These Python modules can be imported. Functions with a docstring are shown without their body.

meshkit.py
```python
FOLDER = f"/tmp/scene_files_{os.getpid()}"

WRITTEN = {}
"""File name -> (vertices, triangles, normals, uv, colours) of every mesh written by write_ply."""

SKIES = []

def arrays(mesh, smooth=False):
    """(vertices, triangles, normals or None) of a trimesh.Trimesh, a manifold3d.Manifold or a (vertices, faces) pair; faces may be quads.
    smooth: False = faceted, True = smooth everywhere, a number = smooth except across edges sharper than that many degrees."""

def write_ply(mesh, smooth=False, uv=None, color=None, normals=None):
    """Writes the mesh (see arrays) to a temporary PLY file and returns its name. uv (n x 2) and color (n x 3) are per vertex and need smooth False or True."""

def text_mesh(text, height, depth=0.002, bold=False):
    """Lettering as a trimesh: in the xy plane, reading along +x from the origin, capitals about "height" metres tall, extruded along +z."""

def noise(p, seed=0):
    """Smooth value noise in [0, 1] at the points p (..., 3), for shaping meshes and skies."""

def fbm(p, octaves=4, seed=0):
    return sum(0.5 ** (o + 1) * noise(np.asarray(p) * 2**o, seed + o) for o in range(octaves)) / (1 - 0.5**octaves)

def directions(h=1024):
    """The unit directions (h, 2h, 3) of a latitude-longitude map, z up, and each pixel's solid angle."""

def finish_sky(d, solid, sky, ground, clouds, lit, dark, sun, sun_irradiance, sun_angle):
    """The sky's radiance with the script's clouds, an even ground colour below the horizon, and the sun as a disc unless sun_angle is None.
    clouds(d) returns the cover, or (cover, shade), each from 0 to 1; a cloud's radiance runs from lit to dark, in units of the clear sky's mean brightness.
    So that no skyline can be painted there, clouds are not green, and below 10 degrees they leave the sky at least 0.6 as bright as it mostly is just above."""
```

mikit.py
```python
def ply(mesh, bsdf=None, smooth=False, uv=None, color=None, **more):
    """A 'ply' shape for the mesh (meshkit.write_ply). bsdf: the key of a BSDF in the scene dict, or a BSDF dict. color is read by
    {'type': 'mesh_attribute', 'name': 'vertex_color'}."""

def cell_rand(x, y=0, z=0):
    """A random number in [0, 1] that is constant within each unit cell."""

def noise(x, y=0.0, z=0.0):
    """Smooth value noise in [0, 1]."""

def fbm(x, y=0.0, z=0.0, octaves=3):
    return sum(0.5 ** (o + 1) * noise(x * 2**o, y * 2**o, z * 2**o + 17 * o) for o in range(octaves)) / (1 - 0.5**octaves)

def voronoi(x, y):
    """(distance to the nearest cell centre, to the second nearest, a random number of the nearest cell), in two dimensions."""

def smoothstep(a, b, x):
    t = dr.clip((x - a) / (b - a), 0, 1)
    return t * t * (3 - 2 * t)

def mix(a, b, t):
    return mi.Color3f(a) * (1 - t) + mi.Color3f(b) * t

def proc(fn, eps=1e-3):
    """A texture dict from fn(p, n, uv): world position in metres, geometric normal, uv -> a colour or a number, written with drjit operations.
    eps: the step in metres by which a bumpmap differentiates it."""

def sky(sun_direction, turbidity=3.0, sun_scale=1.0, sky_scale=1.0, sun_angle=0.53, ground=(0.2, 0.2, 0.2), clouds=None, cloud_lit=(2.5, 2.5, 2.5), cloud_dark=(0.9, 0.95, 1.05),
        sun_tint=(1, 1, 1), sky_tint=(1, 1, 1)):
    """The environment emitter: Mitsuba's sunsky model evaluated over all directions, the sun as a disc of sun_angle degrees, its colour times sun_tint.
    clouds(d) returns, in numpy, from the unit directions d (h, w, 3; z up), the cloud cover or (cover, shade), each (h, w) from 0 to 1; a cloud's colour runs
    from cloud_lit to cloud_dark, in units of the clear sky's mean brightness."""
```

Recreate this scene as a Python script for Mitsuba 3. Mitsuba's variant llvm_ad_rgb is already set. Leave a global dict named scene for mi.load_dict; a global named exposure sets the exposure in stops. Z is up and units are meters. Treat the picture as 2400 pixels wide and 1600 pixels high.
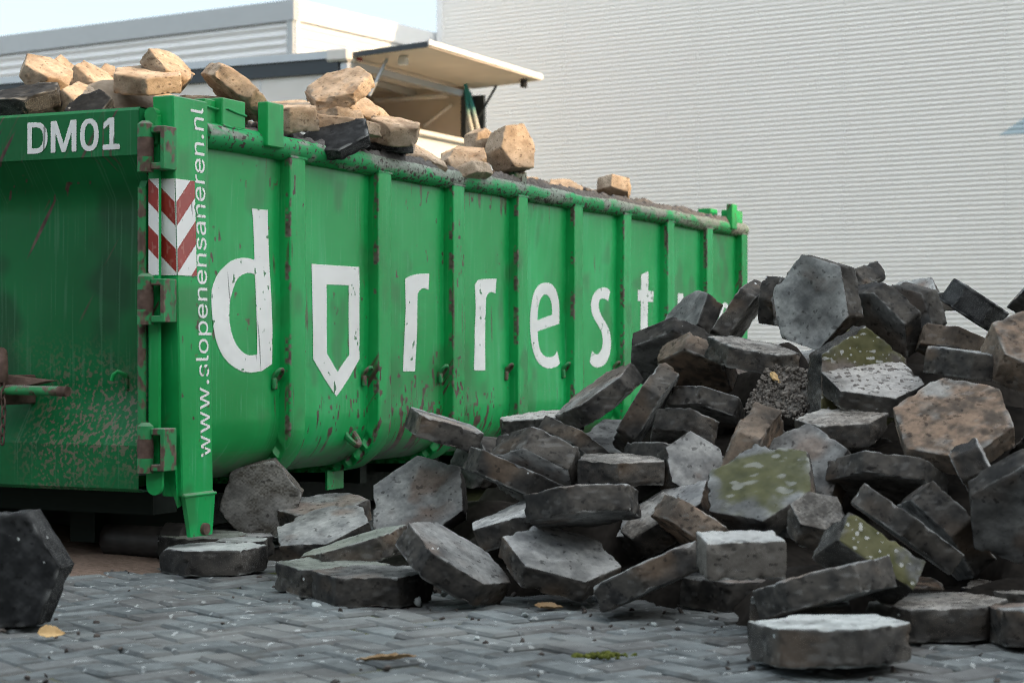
import math, numpy as np, trimesh, manifold3d as m3, shapely
from shapely.geometry import Polygon, box as sbox
import drjit as dr, mitsuba as mi, mikit, meshkit
from mikit import noise, fbm, smoothstep, mix, proc
T = mi.ScalarTransform4f
scene, labels = {}, {}
rng = np.random.default_rng(7)

# ------------------------------------------------------------------ camera, sky, exposure
CH = 0.83
scene['camera'] = {'type': 'thinlens', 'fov': 2*math.degrees(math.atan(1200/4400)), 'fov_axis': 'x', 'aperture_radius': 0.0088, 'focus_distance': 7.5,
    'near_clip': 0.1, 'far_clip': 3000.0, 'to_world': T().look_at(origin=[0, 0, CH], target=[0, 1, CH+9/4400], up=[0, 0, 1])}
SE = math.radians(23.5)
SUN = (0.9135*math.cos(SE), -0.4067*math.cos(SE), math.sin(SE))
def haze(d):
    mu = d@np.asarray(SUN); t = np.clip((mu+.35)/1.2, 0, 1)
    return np.full(mu.shape, .72), 1-t*t*(3-2*t)
scene['sky'] = mikit.sky(SUN, turbidity=4.0, sun_scale=0.38, sky_scale=1.0, clouds=haze, cloud_lit=(2.3, 2.3, 2.25), cloud_dark=(.74, .80, .80), sun_tint=(1.0, 0.90, 0.80), sky_tint=(0.97, 1.0, .99))
exposure = 3.78

# ------------------------------------------------------------------ helpers
def numbered(name):
    if name not in scene and not any(k.startswith(name+'__') for k in scene) and name not in labels: return name
    i = 1
    while True:
        k = '%s_%03d' % (name, i)
        if k not in scene and k not in labels and not any(q.startswith(k+'__') for q in scene): return k
        i += 1
def child(parent, name):
    k = parent+'__'+name
    if k not in scene: return k
    i = 1
    while '%s_%03d' % (k, i) in scene: i += 1
    return '%s_%03d' % (k, i)
def put(key, mesh, bsdf, M=None, smooth=False, uv=None):
    d = mikit.ply(mesh, bsdf, smooth=smooth, uv=uv)
    if M is not None: d['to_world'] = T(np.asarray(M, float))
    scene[key] = d
    return key
def part(parent, name, mesh, bsdf, M=None, smooth=False, label=None, uv=None, kind=None):
    k = put(child(parent, name), mesh, bsdf, M, smooth, uv)
    if label: labels[k] = {'label': label}
    if kind: labels.setdefault(k, {})['kind'] = kind
    return k
def thing(name, label, cat, group=None):
    k = numbered(name); labels[k] = {'label': label, 'category': cat}
    if group: labels[k]['group'] = group
    return k
cat = trimesh.util.concatenate
def bx(x0, x1, y0, y1, z0, z1, c=0.0):
    """a box, its edges chamfered by c"""
    x0, x1 = sorted((x0, x1)); y0, y1 = sorted((y0, y1)); z0, z1 = sorted((z0, z1))
    if c <= 0:
        b = trimesh.creation.box(extents=(x1-x0, y1-y0, z1-z0)); b.apply_translation(((x0+x1)/2, (y0+y1)/2, (z0+z1)/2)); return b
    pts = []
    for sx in (0, 1):
        for sy in (0, 1):
            for sz in (0, 1):
                X, Y, Z = (x0, x1)[sx], (y0, y1)[sy], (z0, z1)[sz]
                a, b, d = (c if sx == 0 else -c), (c if sy == 0 else -c), (c if sz == 0 else -c)
                pts += [(X, Y+b, Z+d), (X+a, Y, Z+d), (X+a, Y+b, Z)]
    return hull(pts)
def hull(pts):
    m = m3.Manifold.hull_points(np.asarray(pts, float)).to_mesh()
    return trimesh.Trimesh(m.vert_properties[:, :3], m.tri_verts, process=False)
def tube(path, r, n=10, caps=True):
    p = np.asarray(path, float); r = np.broadcast_to(r, len(p)); vs = []
    t = np.gradient(p, axis=0); t /= np.linalg.norm(t, axis=1, keepdims=True)
    a = np.cross(t[0], [0.31, 0.17, 0.93]); a /= np.linalg.norm(a)
    ang = np.linspace(0, 2*np.pi, n, endpoint=False)
    for i in range(len(p)):
        a = a-t[i]*(a@t[i]); a /= np.linalg.norm(a); b = np.cross(t[i], a)
        vs.append(p[i]+r[i]*(np.outer(np.cos(ang), a)+np.outer(np.sin(ang), b)))
    v = np.vstack(vs); f = []
    for i in range(len(p)-1):
        for j in range(n):
            q, w = i*n+j, i*n+(j+1) % n
            f += [(q, w, w+n), (q, w+n, q+n)]
    if caps:
        c0, c1 = len(v), len(v)+1; v = np.vstack([v, p[:1], p[-1:]]); e = (len(p)-1)*n
        for j in range(n): f += [(c0, (j+1) % n, j), (c1, e+j, e+(j+1) % n)]
    return trimesh.Trimesh(v, f, process=False)
def grid(P, flip=False):
    """(n, m, 3) points -> mesh"""
    n, m = P.shape[:2]; i = np.arange(n*m).reshape(n, m)
    a, b, c, d = i[:-1, :-1].ravel(), i[1:, :-1].ravel(), i[1:, 1:].ravel(), i[:-1, 1:].ravel()
    f = np.vstack([np.c_[a, b, c], np.c_[a, c, d]])
    return trimesh.Trimesh(P.reshape(-1, 3), f[:, ::-1] if flip else f, process=False)
def extrude(poly, depth):
    g = [q for q in getattr(poly, 'geoms', [poly]) if q.area > 1e-7]
    return cat([trimesh.creation.extrude_polygon(q, depth, engine='earcut') for q in g])
def finer(mesh, L):
    v, f = trimesh.remesh.subdivide_to_size(mesh.vertices, mesh.faces, L, max_iter=12)
    return trimesh.Trimesh(v, f, process=False)
def mapped(mesh, fn):
    return trimesh.Trimesh(fn(np.asarray(mesh.vertices)), mesh.faces, process=False)
def rodrigues(r):
    r = np.asarray(r, float); a = np.linalg.norm(r)
    if a < 1e-9: return np.eye(3)
    k = r/a; K = np.array([[0, -k[2], k[1]], [k[2], 0, -k[0]], [-k[1], k[0], 0]])
    return np.eye(3)+math.sin(a)*K+(1-math.cos(a))*K@K

# frames: container (s along its long side, w into it, z up)
P0 = np.array([-1.111, 6.984]); SD = np.array([.4247, .9053]); WD = np.array([-.9053, .4247])
def frame(o, a, b):
    M = np.eye(4); M[:2, 0] = a; M[:2, 1] = b; M[:2, 3] = o; return M
MC = frame(P0, SD, WD)

# ------------------------------------------------------------------ materials
def principled(color, rough=0.8, spec=0.4, **k):
    c = color if isinstance(color, dict) else {'type': 'rgb', 'value': list(color)}
    r = rough if isinstance(rough, dict) else float(rough)
    return {'type': 'twosided', 'bsdf': {'type': 'principled', 'base_color': c, 'roughness': r, 'specular': spec, **k}}
def SW(p): return (p.x-P0[0])*SD[0]+(p.y-P0[1])*SD[1], (p.x-P0[0])*WD[0]+(p.y-P0[1])*WD[1]
def rusty(c, p, s, w, amount, h=None):
    """chips and rust blotches on paint"""
    h = p.z if h is None else h
    big = fbm(s*1.7+w*2+3, h*2.1, 4.0, 3)
    chip = noise(s*30+7, h*16+w*29, 2.0)*0.45+noise(s*77, h*48+w*71, 5.0)*0.55
    k = smoothstep(0.82-amount, 0.88-amount, chip*0.6+big*0.55)
    line = noise(s*75+h*1.5+w*80, h*3.2, 9.0)*.62+noise(s*6+3, h*5+w*6, 3.3)*.38
    k = dr.maximum(k, smoothstep(0.80, 0.84, line)*0.75)
    return mix(c, mix((.045, .026, .02), (.125, .085, .068), noise(s*40, h*40, w*40)), k)
def paint(p, n, uv):
    s, w = SW(p); h = p.z
    big = fbm(s*2.3+w*3, h*1.6, 1.0, 4)
    st = fbm(s*34+w*40, h*2.6, 3.0, 3)
    c = mix((.005, .23, .046), (.012, .44, .12), big)
    chalk = smoothstep(0.5, 0.8, st*0.55+big*0.45)
    c = mix(c, (.07, .42, .19), chalk*0.40)
    fine = noise(s*160+w*160, h*5, 8.0)
    c = mix(c, (.14, .42, .25), smoothstep(0.80, 0.97, fine)*0.25)
    blot = smoothstep(0.60, 0.78, fbm(s*5+20, h*4+w*5, 6.0, 3))
    c = mix(c, (.045, .12, .05), blot*0.45)
    low = smoothstep(0.95, 0.45, h)
    c = rusty(c, p, s, w, 0.01+0.05*low)
    u = (s-0.658)/.7169; u = (u-dr.floor(u))*.7169
    ed = dr.minimum(dr.abs(u-.5989), dr.minimum(u, .7169-u))
    wear = smoothstep(.010, .002, ed)*smoothstep(.52, .66, noise(h*14, s*3, 1.0)*.55+noise(h*70, s*40, w*60)*.45)*smoothstep(.03, .02, w)*smoothstep(.3, .5, s)
    c = mix(c, mix((.05, .028, .022), (.19, .16, .14), noise(h*90, s*60, w*50)), wear)
    dust = smoothstep(0.35, 0.9, n.z)
    return mix(c, (.17, .16, .15), dust*(0.25+0.6*noise(s*30, h*30, w*30)))
def shaded_door_paint(p, n, uv):
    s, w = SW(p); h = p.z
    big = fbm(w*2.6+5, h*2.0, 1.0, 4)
    c = mix((.002, .075, .02), (.005, .16, .046), big)  # shade on the door, turned from the light, is put into these darker greens
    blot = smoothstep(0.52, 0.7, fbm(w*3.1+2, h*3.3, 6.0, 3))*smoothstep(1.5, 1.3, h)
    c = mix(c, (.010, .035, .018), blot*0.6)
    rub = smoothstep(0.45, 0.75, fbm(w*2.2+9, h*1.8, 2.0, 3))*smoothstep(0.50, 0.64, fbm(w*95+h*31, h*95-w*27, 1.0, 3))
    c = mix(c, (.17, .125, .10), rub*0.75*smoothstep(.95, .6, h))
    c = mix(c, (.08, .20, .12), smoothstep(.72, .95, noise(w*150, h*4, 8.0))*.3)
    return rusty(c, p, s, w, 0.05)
def rail_paint(p, n, uv):
    s, w = SW(p); h = p.z
    c = mix((.008, .21, .05), (.03, .36, .13), fbm(s*3, h*9, w*9, 3))
    d = fbm(s*7+2, h*16, w*16, 4)
    near = smoothstep(0.45, 1.6, s)
    c = mix(c, mix((.15, .145, .14), (.32, .31, .295), noise(s*90, h*90, w*90)), smoothstep(0.56-0.22*near, 0.68-0.12*near, d+0.20*n.z*near)*.85)
    sp = noise(s*120, h*120, w*110)*0.6+noise(s*55, h*60, w*60)*0.4
    return mix(c, (.055, .045, .04), smoothstep(.62, .72, sp+0.12*near*smoothstep(.2, -.6, n.z)))
def hinge_paint(p, n, uv):
    s, w = SW(p); h = p.z
    c = mix((.01, .17, .05), (.03, .27, .09), fbm(w*12, h*12, s*12, 3))
    k = smoothstep(.44, .60, fbm(w*34+4, h*26, s*34, 4))
    c = mix(c, mix((.045, .022, .016), (.17, .12, .09), noise(w*70, h*55, s*70)), k)
    return mix(c, (.22, .21, .2), smoothstep(.5, .95, n.z)*.6)
def rust_mat(p, n, uv):
    return mix((.035, .022, .016), (.17, .11, .09), fbm(p.x*40, p.y*40, p.z*40, 4))
def white_paint(p, n, uv):
    s, w = SW(p); h = p.z
    c = mix((.70, .71, .70), (.80, .81, .80), fbm(s*4, h*3, w*4, 3))
    scr = noise(s*70+h*9, h*4+s*3+w*60, 9.0)*.6+noise(s*7.0+1.3, h*6.0, 3.3+w*6)*.4
    c = mix(c, (.12, .14, .13), smoothstep(.80, .83, scr)*.8)
    ch = noise(s*33, h*29+w*31, 2.0)*.55+noise(s*80, h*75+w*70, 5.0)*.45
    return mix(c, (.07, .20, .10), smoothstep(.80, .84, ch))
def red_film(p, n, uv):
    s, w = SW(p)
    return mix(mix((.23, .018, .012), (.33, .035, .025), fbm(s*20, p.z*14, w*20, 3)), (.42, .16, .13), smoothstep(.7, .9, noise(s*90+w*90, p.z*60, 4.0))*.5)
scene['green_paint'] = principled(proc(paint), 0.42, 0.28)
scene['shaded_door_green'] = principled(proc(shaded_door_paint), 0.45, 0.25)
scene['rail_green'] = principled(proc(rail_paint), 0.6, 0.25)
scene['hinge_green'] = principled(proc(hinge_paint), 0.6, 0.4)
scene['rust'] = principled(proc(rust_mat), 0.8, 0.3)
scene['white_paint'] = principled(proc(white_paint), 0.45, 0.4)
scene['red_film'] = principled(proc(red_film), 0.4, 0.5)
scene['dark_steel'] = principled((.006, .012, .008), 0.7, 0.2)
scene['roller_steel'] = principled(proc(lambda p, n, uv: mix((.025, .025, .025), (.085, .075, .07), fbm(p.x*25, p.y*25, p.z*25, 4))), 0.55, 0.5)

def paver(p, n, uv):
    k = dr.floor(uv.x/4); rim = uv.x-4*k
    kind = dr.floor(uv.y/2); face = uv.y-2*kind
    o = k*3.71
    x, y, z = p.x+o, p.y-o*.7, p.z+o*.3
    r1 = noise(k*1.37+.5, 3.1, 0.0); r2 = noise(k*2.11+.2, 9.7, 4.0)
    big = fbm(x*7, y*7, z*7, 4); mid = fbm(x*26, y*26, z*26, 3); fine = noise(x*150, y*150, z*150)
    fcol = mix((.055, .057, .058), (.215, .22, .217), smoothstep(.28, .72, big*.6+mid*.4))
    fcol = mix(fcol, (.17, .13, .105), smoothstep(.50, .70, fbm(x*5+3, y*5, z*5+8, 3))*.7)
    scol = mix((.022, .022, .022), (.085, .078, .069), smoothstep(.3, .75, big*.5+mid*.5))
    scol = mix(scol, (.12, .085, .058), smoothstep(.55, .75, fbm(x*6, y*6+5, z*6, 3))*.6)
    tone = 0.85+0.5*r1
    pale = (kind == 1) | (kind == 8); 
    fcol = dr.select(pale, mix((.15, .155, .16), (.42, .425, .415), smoothstep(.25, .72, big*.55+mid*.45)), fcol)
    fcol = dr.select(pale, mix(fcol, (.15, .10, .075), smoothstep(.52, .68, fbm(x*6+1, y*6, z*6+2, 4))*.75*smoothstep(1.0, .55, rim)), fcol)
    fcol = dr.select(kind == 9, mix((.20, .215, .21), (.40, .42, .41), smoothstep(.25, .7, big*.6+mid*.4)), fcol)
    # rusty brown
    fcol = dr.select(kind == 4, mix(mix((.065, .052, .042), (.19, .135, .098), smoothstep(.3, .7, mid)), (.26, .26, .25), smoothstep(.58, .75, big)*.8), fcol)
    scol = dr.select(kind == 4, mix((.06, .05, .042), (.19, .145, .11), smoothstep(.3, .7, big*.6+mid*.4)), scol)
    # clean brown-grey
    scol = dr.select(kind == 6, mix((.085, .078, .07), (.17, .158, .142), mid*.5+big*.5), scol)
    fcol = dr.select(kind == 6, mix((.24, .245, .24), (.38, .39, .38), big), fcol)
    # gritty
    grit = mix((.075, .068, .06), (.235, .22, .20), smoothstep(.3, .75, fine*.25+mid*.75))
    grit = mix(grit, (.33, .32, .30), smoothstep(.55, .75, big)*.6)
    fcol = dr.select(kind == 5, mix(fcol, grit, .8), fcol)
    fcol = dr.select(kind == 8, mix(mix((.27, .26, .25), (.46, .45, .43), mid), (.06, .05, .045), smoothstep(.64, .76, noise(x*75, y*75, z*75))*.8), fcol)
    fcol = dr.select(kind == 12, mix(mix((.11, .10, .085), (.235, .225, .21), smoothstep(.3, .7, mid*.6+fine*.4)), (.34, .335, .33), smoothstep(.52, .7, big)*.55), fcol)
    # near-black
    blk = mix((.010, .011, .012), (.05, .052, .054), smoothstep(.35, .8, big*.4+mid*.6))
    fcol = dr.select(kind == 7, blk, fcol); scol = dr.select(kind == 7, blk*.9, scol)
    # greenish film
    alg = mix((.09, .105, .085), (.19, .21, .185), big)
    fcol = dr.select(kind == 3, mix(fcol, alg, .8), fcol); fcol = dr.select(kind == 2, mix(fcol, (.2, .21, .21), .5), fcol)
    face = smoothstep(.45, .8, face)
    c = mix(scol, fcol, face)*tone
    c = dr.select((kind == 9) | (kind == 1) | (kind == 8), c/dr.maximum(tone, .01)*(.88+.12*r1), c)
    # worn pale arrises and white specks
    edge = smoothstep(.86, 1.0, rim)*(1-dr.abs(2*face-1)*.55)
    c = mix(c, (.36, .37, .365), edge*smoothstep(.40, .66, noise(x*34, y*34, z*34)*.6+noise(x*11, y*11, z*11)*.4)*.9)
    c = mix(c, (.52, .55, .55), smoothstep(.865, .90, noise(x*31+5, y*31, z*31)*.6+noise(x*63, y*63+2, z*63)*.4))
    c *= .70+.28*fine+.34*noise(x*70, y*70, z*70)
    c *= 1-.55*smoothstep(.66, .78, noise(x*52+3, y*52, z*52)*.6+noise(x*110, y*110, z*110)*.4)
    scf = noise(x*22+y*9, y*70-x*20, z*60)*.6+big*.4
    c = mix(c, (.33, .335, .33), smoothstep(.60, .78, scf)*.18*dr.select(kind == 7, .25, 1.0))
    c *= 1-.45*smoothstep(.52, .66, fbm(x*4+11, y*4, z*4+2, 3))
    # moss
    ms = fbm(x*8+9, y*8, z*8, 4)
    mossy = mix(mix((.032, .038, .014), (.125, .125, .05), mid), (.30, .31, .29), smoothstep(.60, .72, noise(x*30+y*14, y*44, z*40)*.6+big*.4)*.6)
    full = smoothstep(.30, .52, ms+(.93-rim)*.6-.10)
    c = dr.select(kind == 2, mix(c, mossy, full*face*.88), c)
    sp = mix(mix((.04, .048, .014), (.15, .14, .06), mid), (.42, .43, .40), smoothstep(.70, .80, noise(x*80, y*80, z*80)))
    c = dr.select(kind == 10, mix(c, sp, smoothstep(.40, .56, ms+.06)*.9*face), c)
    # sandy
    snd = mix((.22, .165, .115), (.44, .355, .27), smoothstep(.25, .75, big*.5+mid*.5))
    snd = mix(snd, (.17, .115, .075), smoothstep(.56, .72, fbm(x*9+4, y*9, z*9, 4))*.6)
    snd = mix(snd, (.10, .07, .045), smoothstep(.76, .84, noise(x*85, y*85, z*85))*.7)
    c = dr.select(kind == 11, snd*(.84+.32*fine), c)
    return c
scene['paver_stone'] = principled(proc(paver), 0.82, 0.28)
KIND = dict(d=0, p=1, m=2, e=3, r=4, g=5, c=6, k=7, w=8, t=9, n=10, s=11, f=12)

# ------------------------------------------------------------------ hexagonal pavers
def paver_mesh(R, Th, seed, kind, L=0.0095, box=None):
    r = np.random.default_rng(seed)
    soft = kind == 's'
    c = 0.008 if soft else r.uniform(.0035, .0065)
    a = -np.arange(6)*np.pi/3
    Rv = R*(1+r.normal(0, .05 if soft else .012, 6))
    def ring(d, z, jit=0.0): return np.c_[np.cos(a)*(Rv-d), np.sin(a)*(Rv-d), np.full(6, z)+r.normal(0, jit, 6)]
    if box:
        a = np.array([1, -1, -3, -5])*np.pi/4; Rv = np.full(4, math.sqrt(2))
        def ring(d, z, jit=0.0): return np.c_[np.sign(np.cos(a))*(box[0]-d), np.sign(np.sin(a))*(box[1]-d), np.full(4, z)]
    pts = np.vstack([ring(c*1.15, Th/2), ring(c*.3, Th/2-c*.35), ring(0, Th/2-c), ring(0, -Th/2+c), ring(c*.3, -Th/2+c*.35), ring(c*1.15, -Th/2)])
    if soft: pts[:, 2] *= 1+.10*np.sin(pts[:, 0]/R*2+seed)
    m = m3.Manifold.hull_points(pts).refine_to_length(L).to_mesh()
    v = np.array(m.vert_properties[:, :3], float); f = np.array(m.tri_verts)
    tm = trimesh.Trimesh(v, f, process=False)
    nrm = np.array(tm.vertex_normals)
    # distance to the outline in the plane, and to the arris between face and side
    ap = np.max([v[:, 0]*np.cos(b)+v[:, 1]*np.sin(b) for b in (a-np.pi/6)], axis=0)/(R*math.cos(math.pi/6))
    if box: ap = np.maximum(np.abs(v[:, 0])/box[0], np.abs(v[:, 1])/box[1])
    rim = np.clip(ap, 0, 1.05)
    dz = Th/2-np.abs(v[:, 2]); de = (1-rim)*R*.87
    edge = np.exp(-np.hypot(np.maximum(dz, 0), np.maximum(de, 0))/.014)
    ang = np.abs((np.arctan2(v[:, 1], v[:, 0])/(np.pi/3)+.5) % 1-.5)*np.pi/3*R
    vedge = np.exp(-np.hypot(ang, np.maximum(de, 0))/.014)
    e = np.maximum(edge, vedge)
    off = r.uniform(0, 90, 3)
    lo = meshkit.fbm(v*11+off, 3)-.5; hi = meshkit.fbm(v*48+off*2, 3)-.5; md = meshkit.fbm(v*22+off*3, 3)
    amp = 1.0 if soft else (1.25 if kind in 'gwn' else 1.0)
    disp = amp*(.0052*lo+.0040*hi*(1.5 if kind in 'gwsn' else .8))
    chip = np.clip((meshkit.noise(v*(30 if not soft else 14)+off*5)*.7+meshkit.noise(v*75+off)*.3-.54)/.18, 0, 1)*e
    disp -= chip*(.013 if not soft else .014)
    disp -= np.clip((md-.63)/.15, 0, 1)*.006*amp
    face = np.abs(nrm[:, 2])
    v2 = v+nrm*disp[:, None]
    # one or two knocked-off corners
    for _ in range(0 if box else r.integers(0, 3)):
        i = r.integers(6); zc = r.choice([-1, 1])
        pc = np.array([np.cos(a[i])*R, np.sin(a[i])*R, zc*Th/2]); dirn = np.array([np.cos(a[i]), np.sin(a[i]), zc*1.1]); dirn /= np.linalg.norm(dirn)
        cut = pc@dirn-r.uniform(.008, .03); over = v2@dirn-cut
        q = over > 0
        v2[q] -= dirn*(over[q]*.92)[:, None]+dirn*(.004*hi[q])[:, None]
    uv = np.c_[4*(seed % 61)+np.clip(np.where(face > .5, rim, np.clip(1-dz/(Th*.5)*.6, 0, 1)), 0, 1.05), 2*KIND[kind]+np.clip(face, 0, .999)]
    return trimesh.Trimesh(v2, f, process=False), uv
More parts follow.
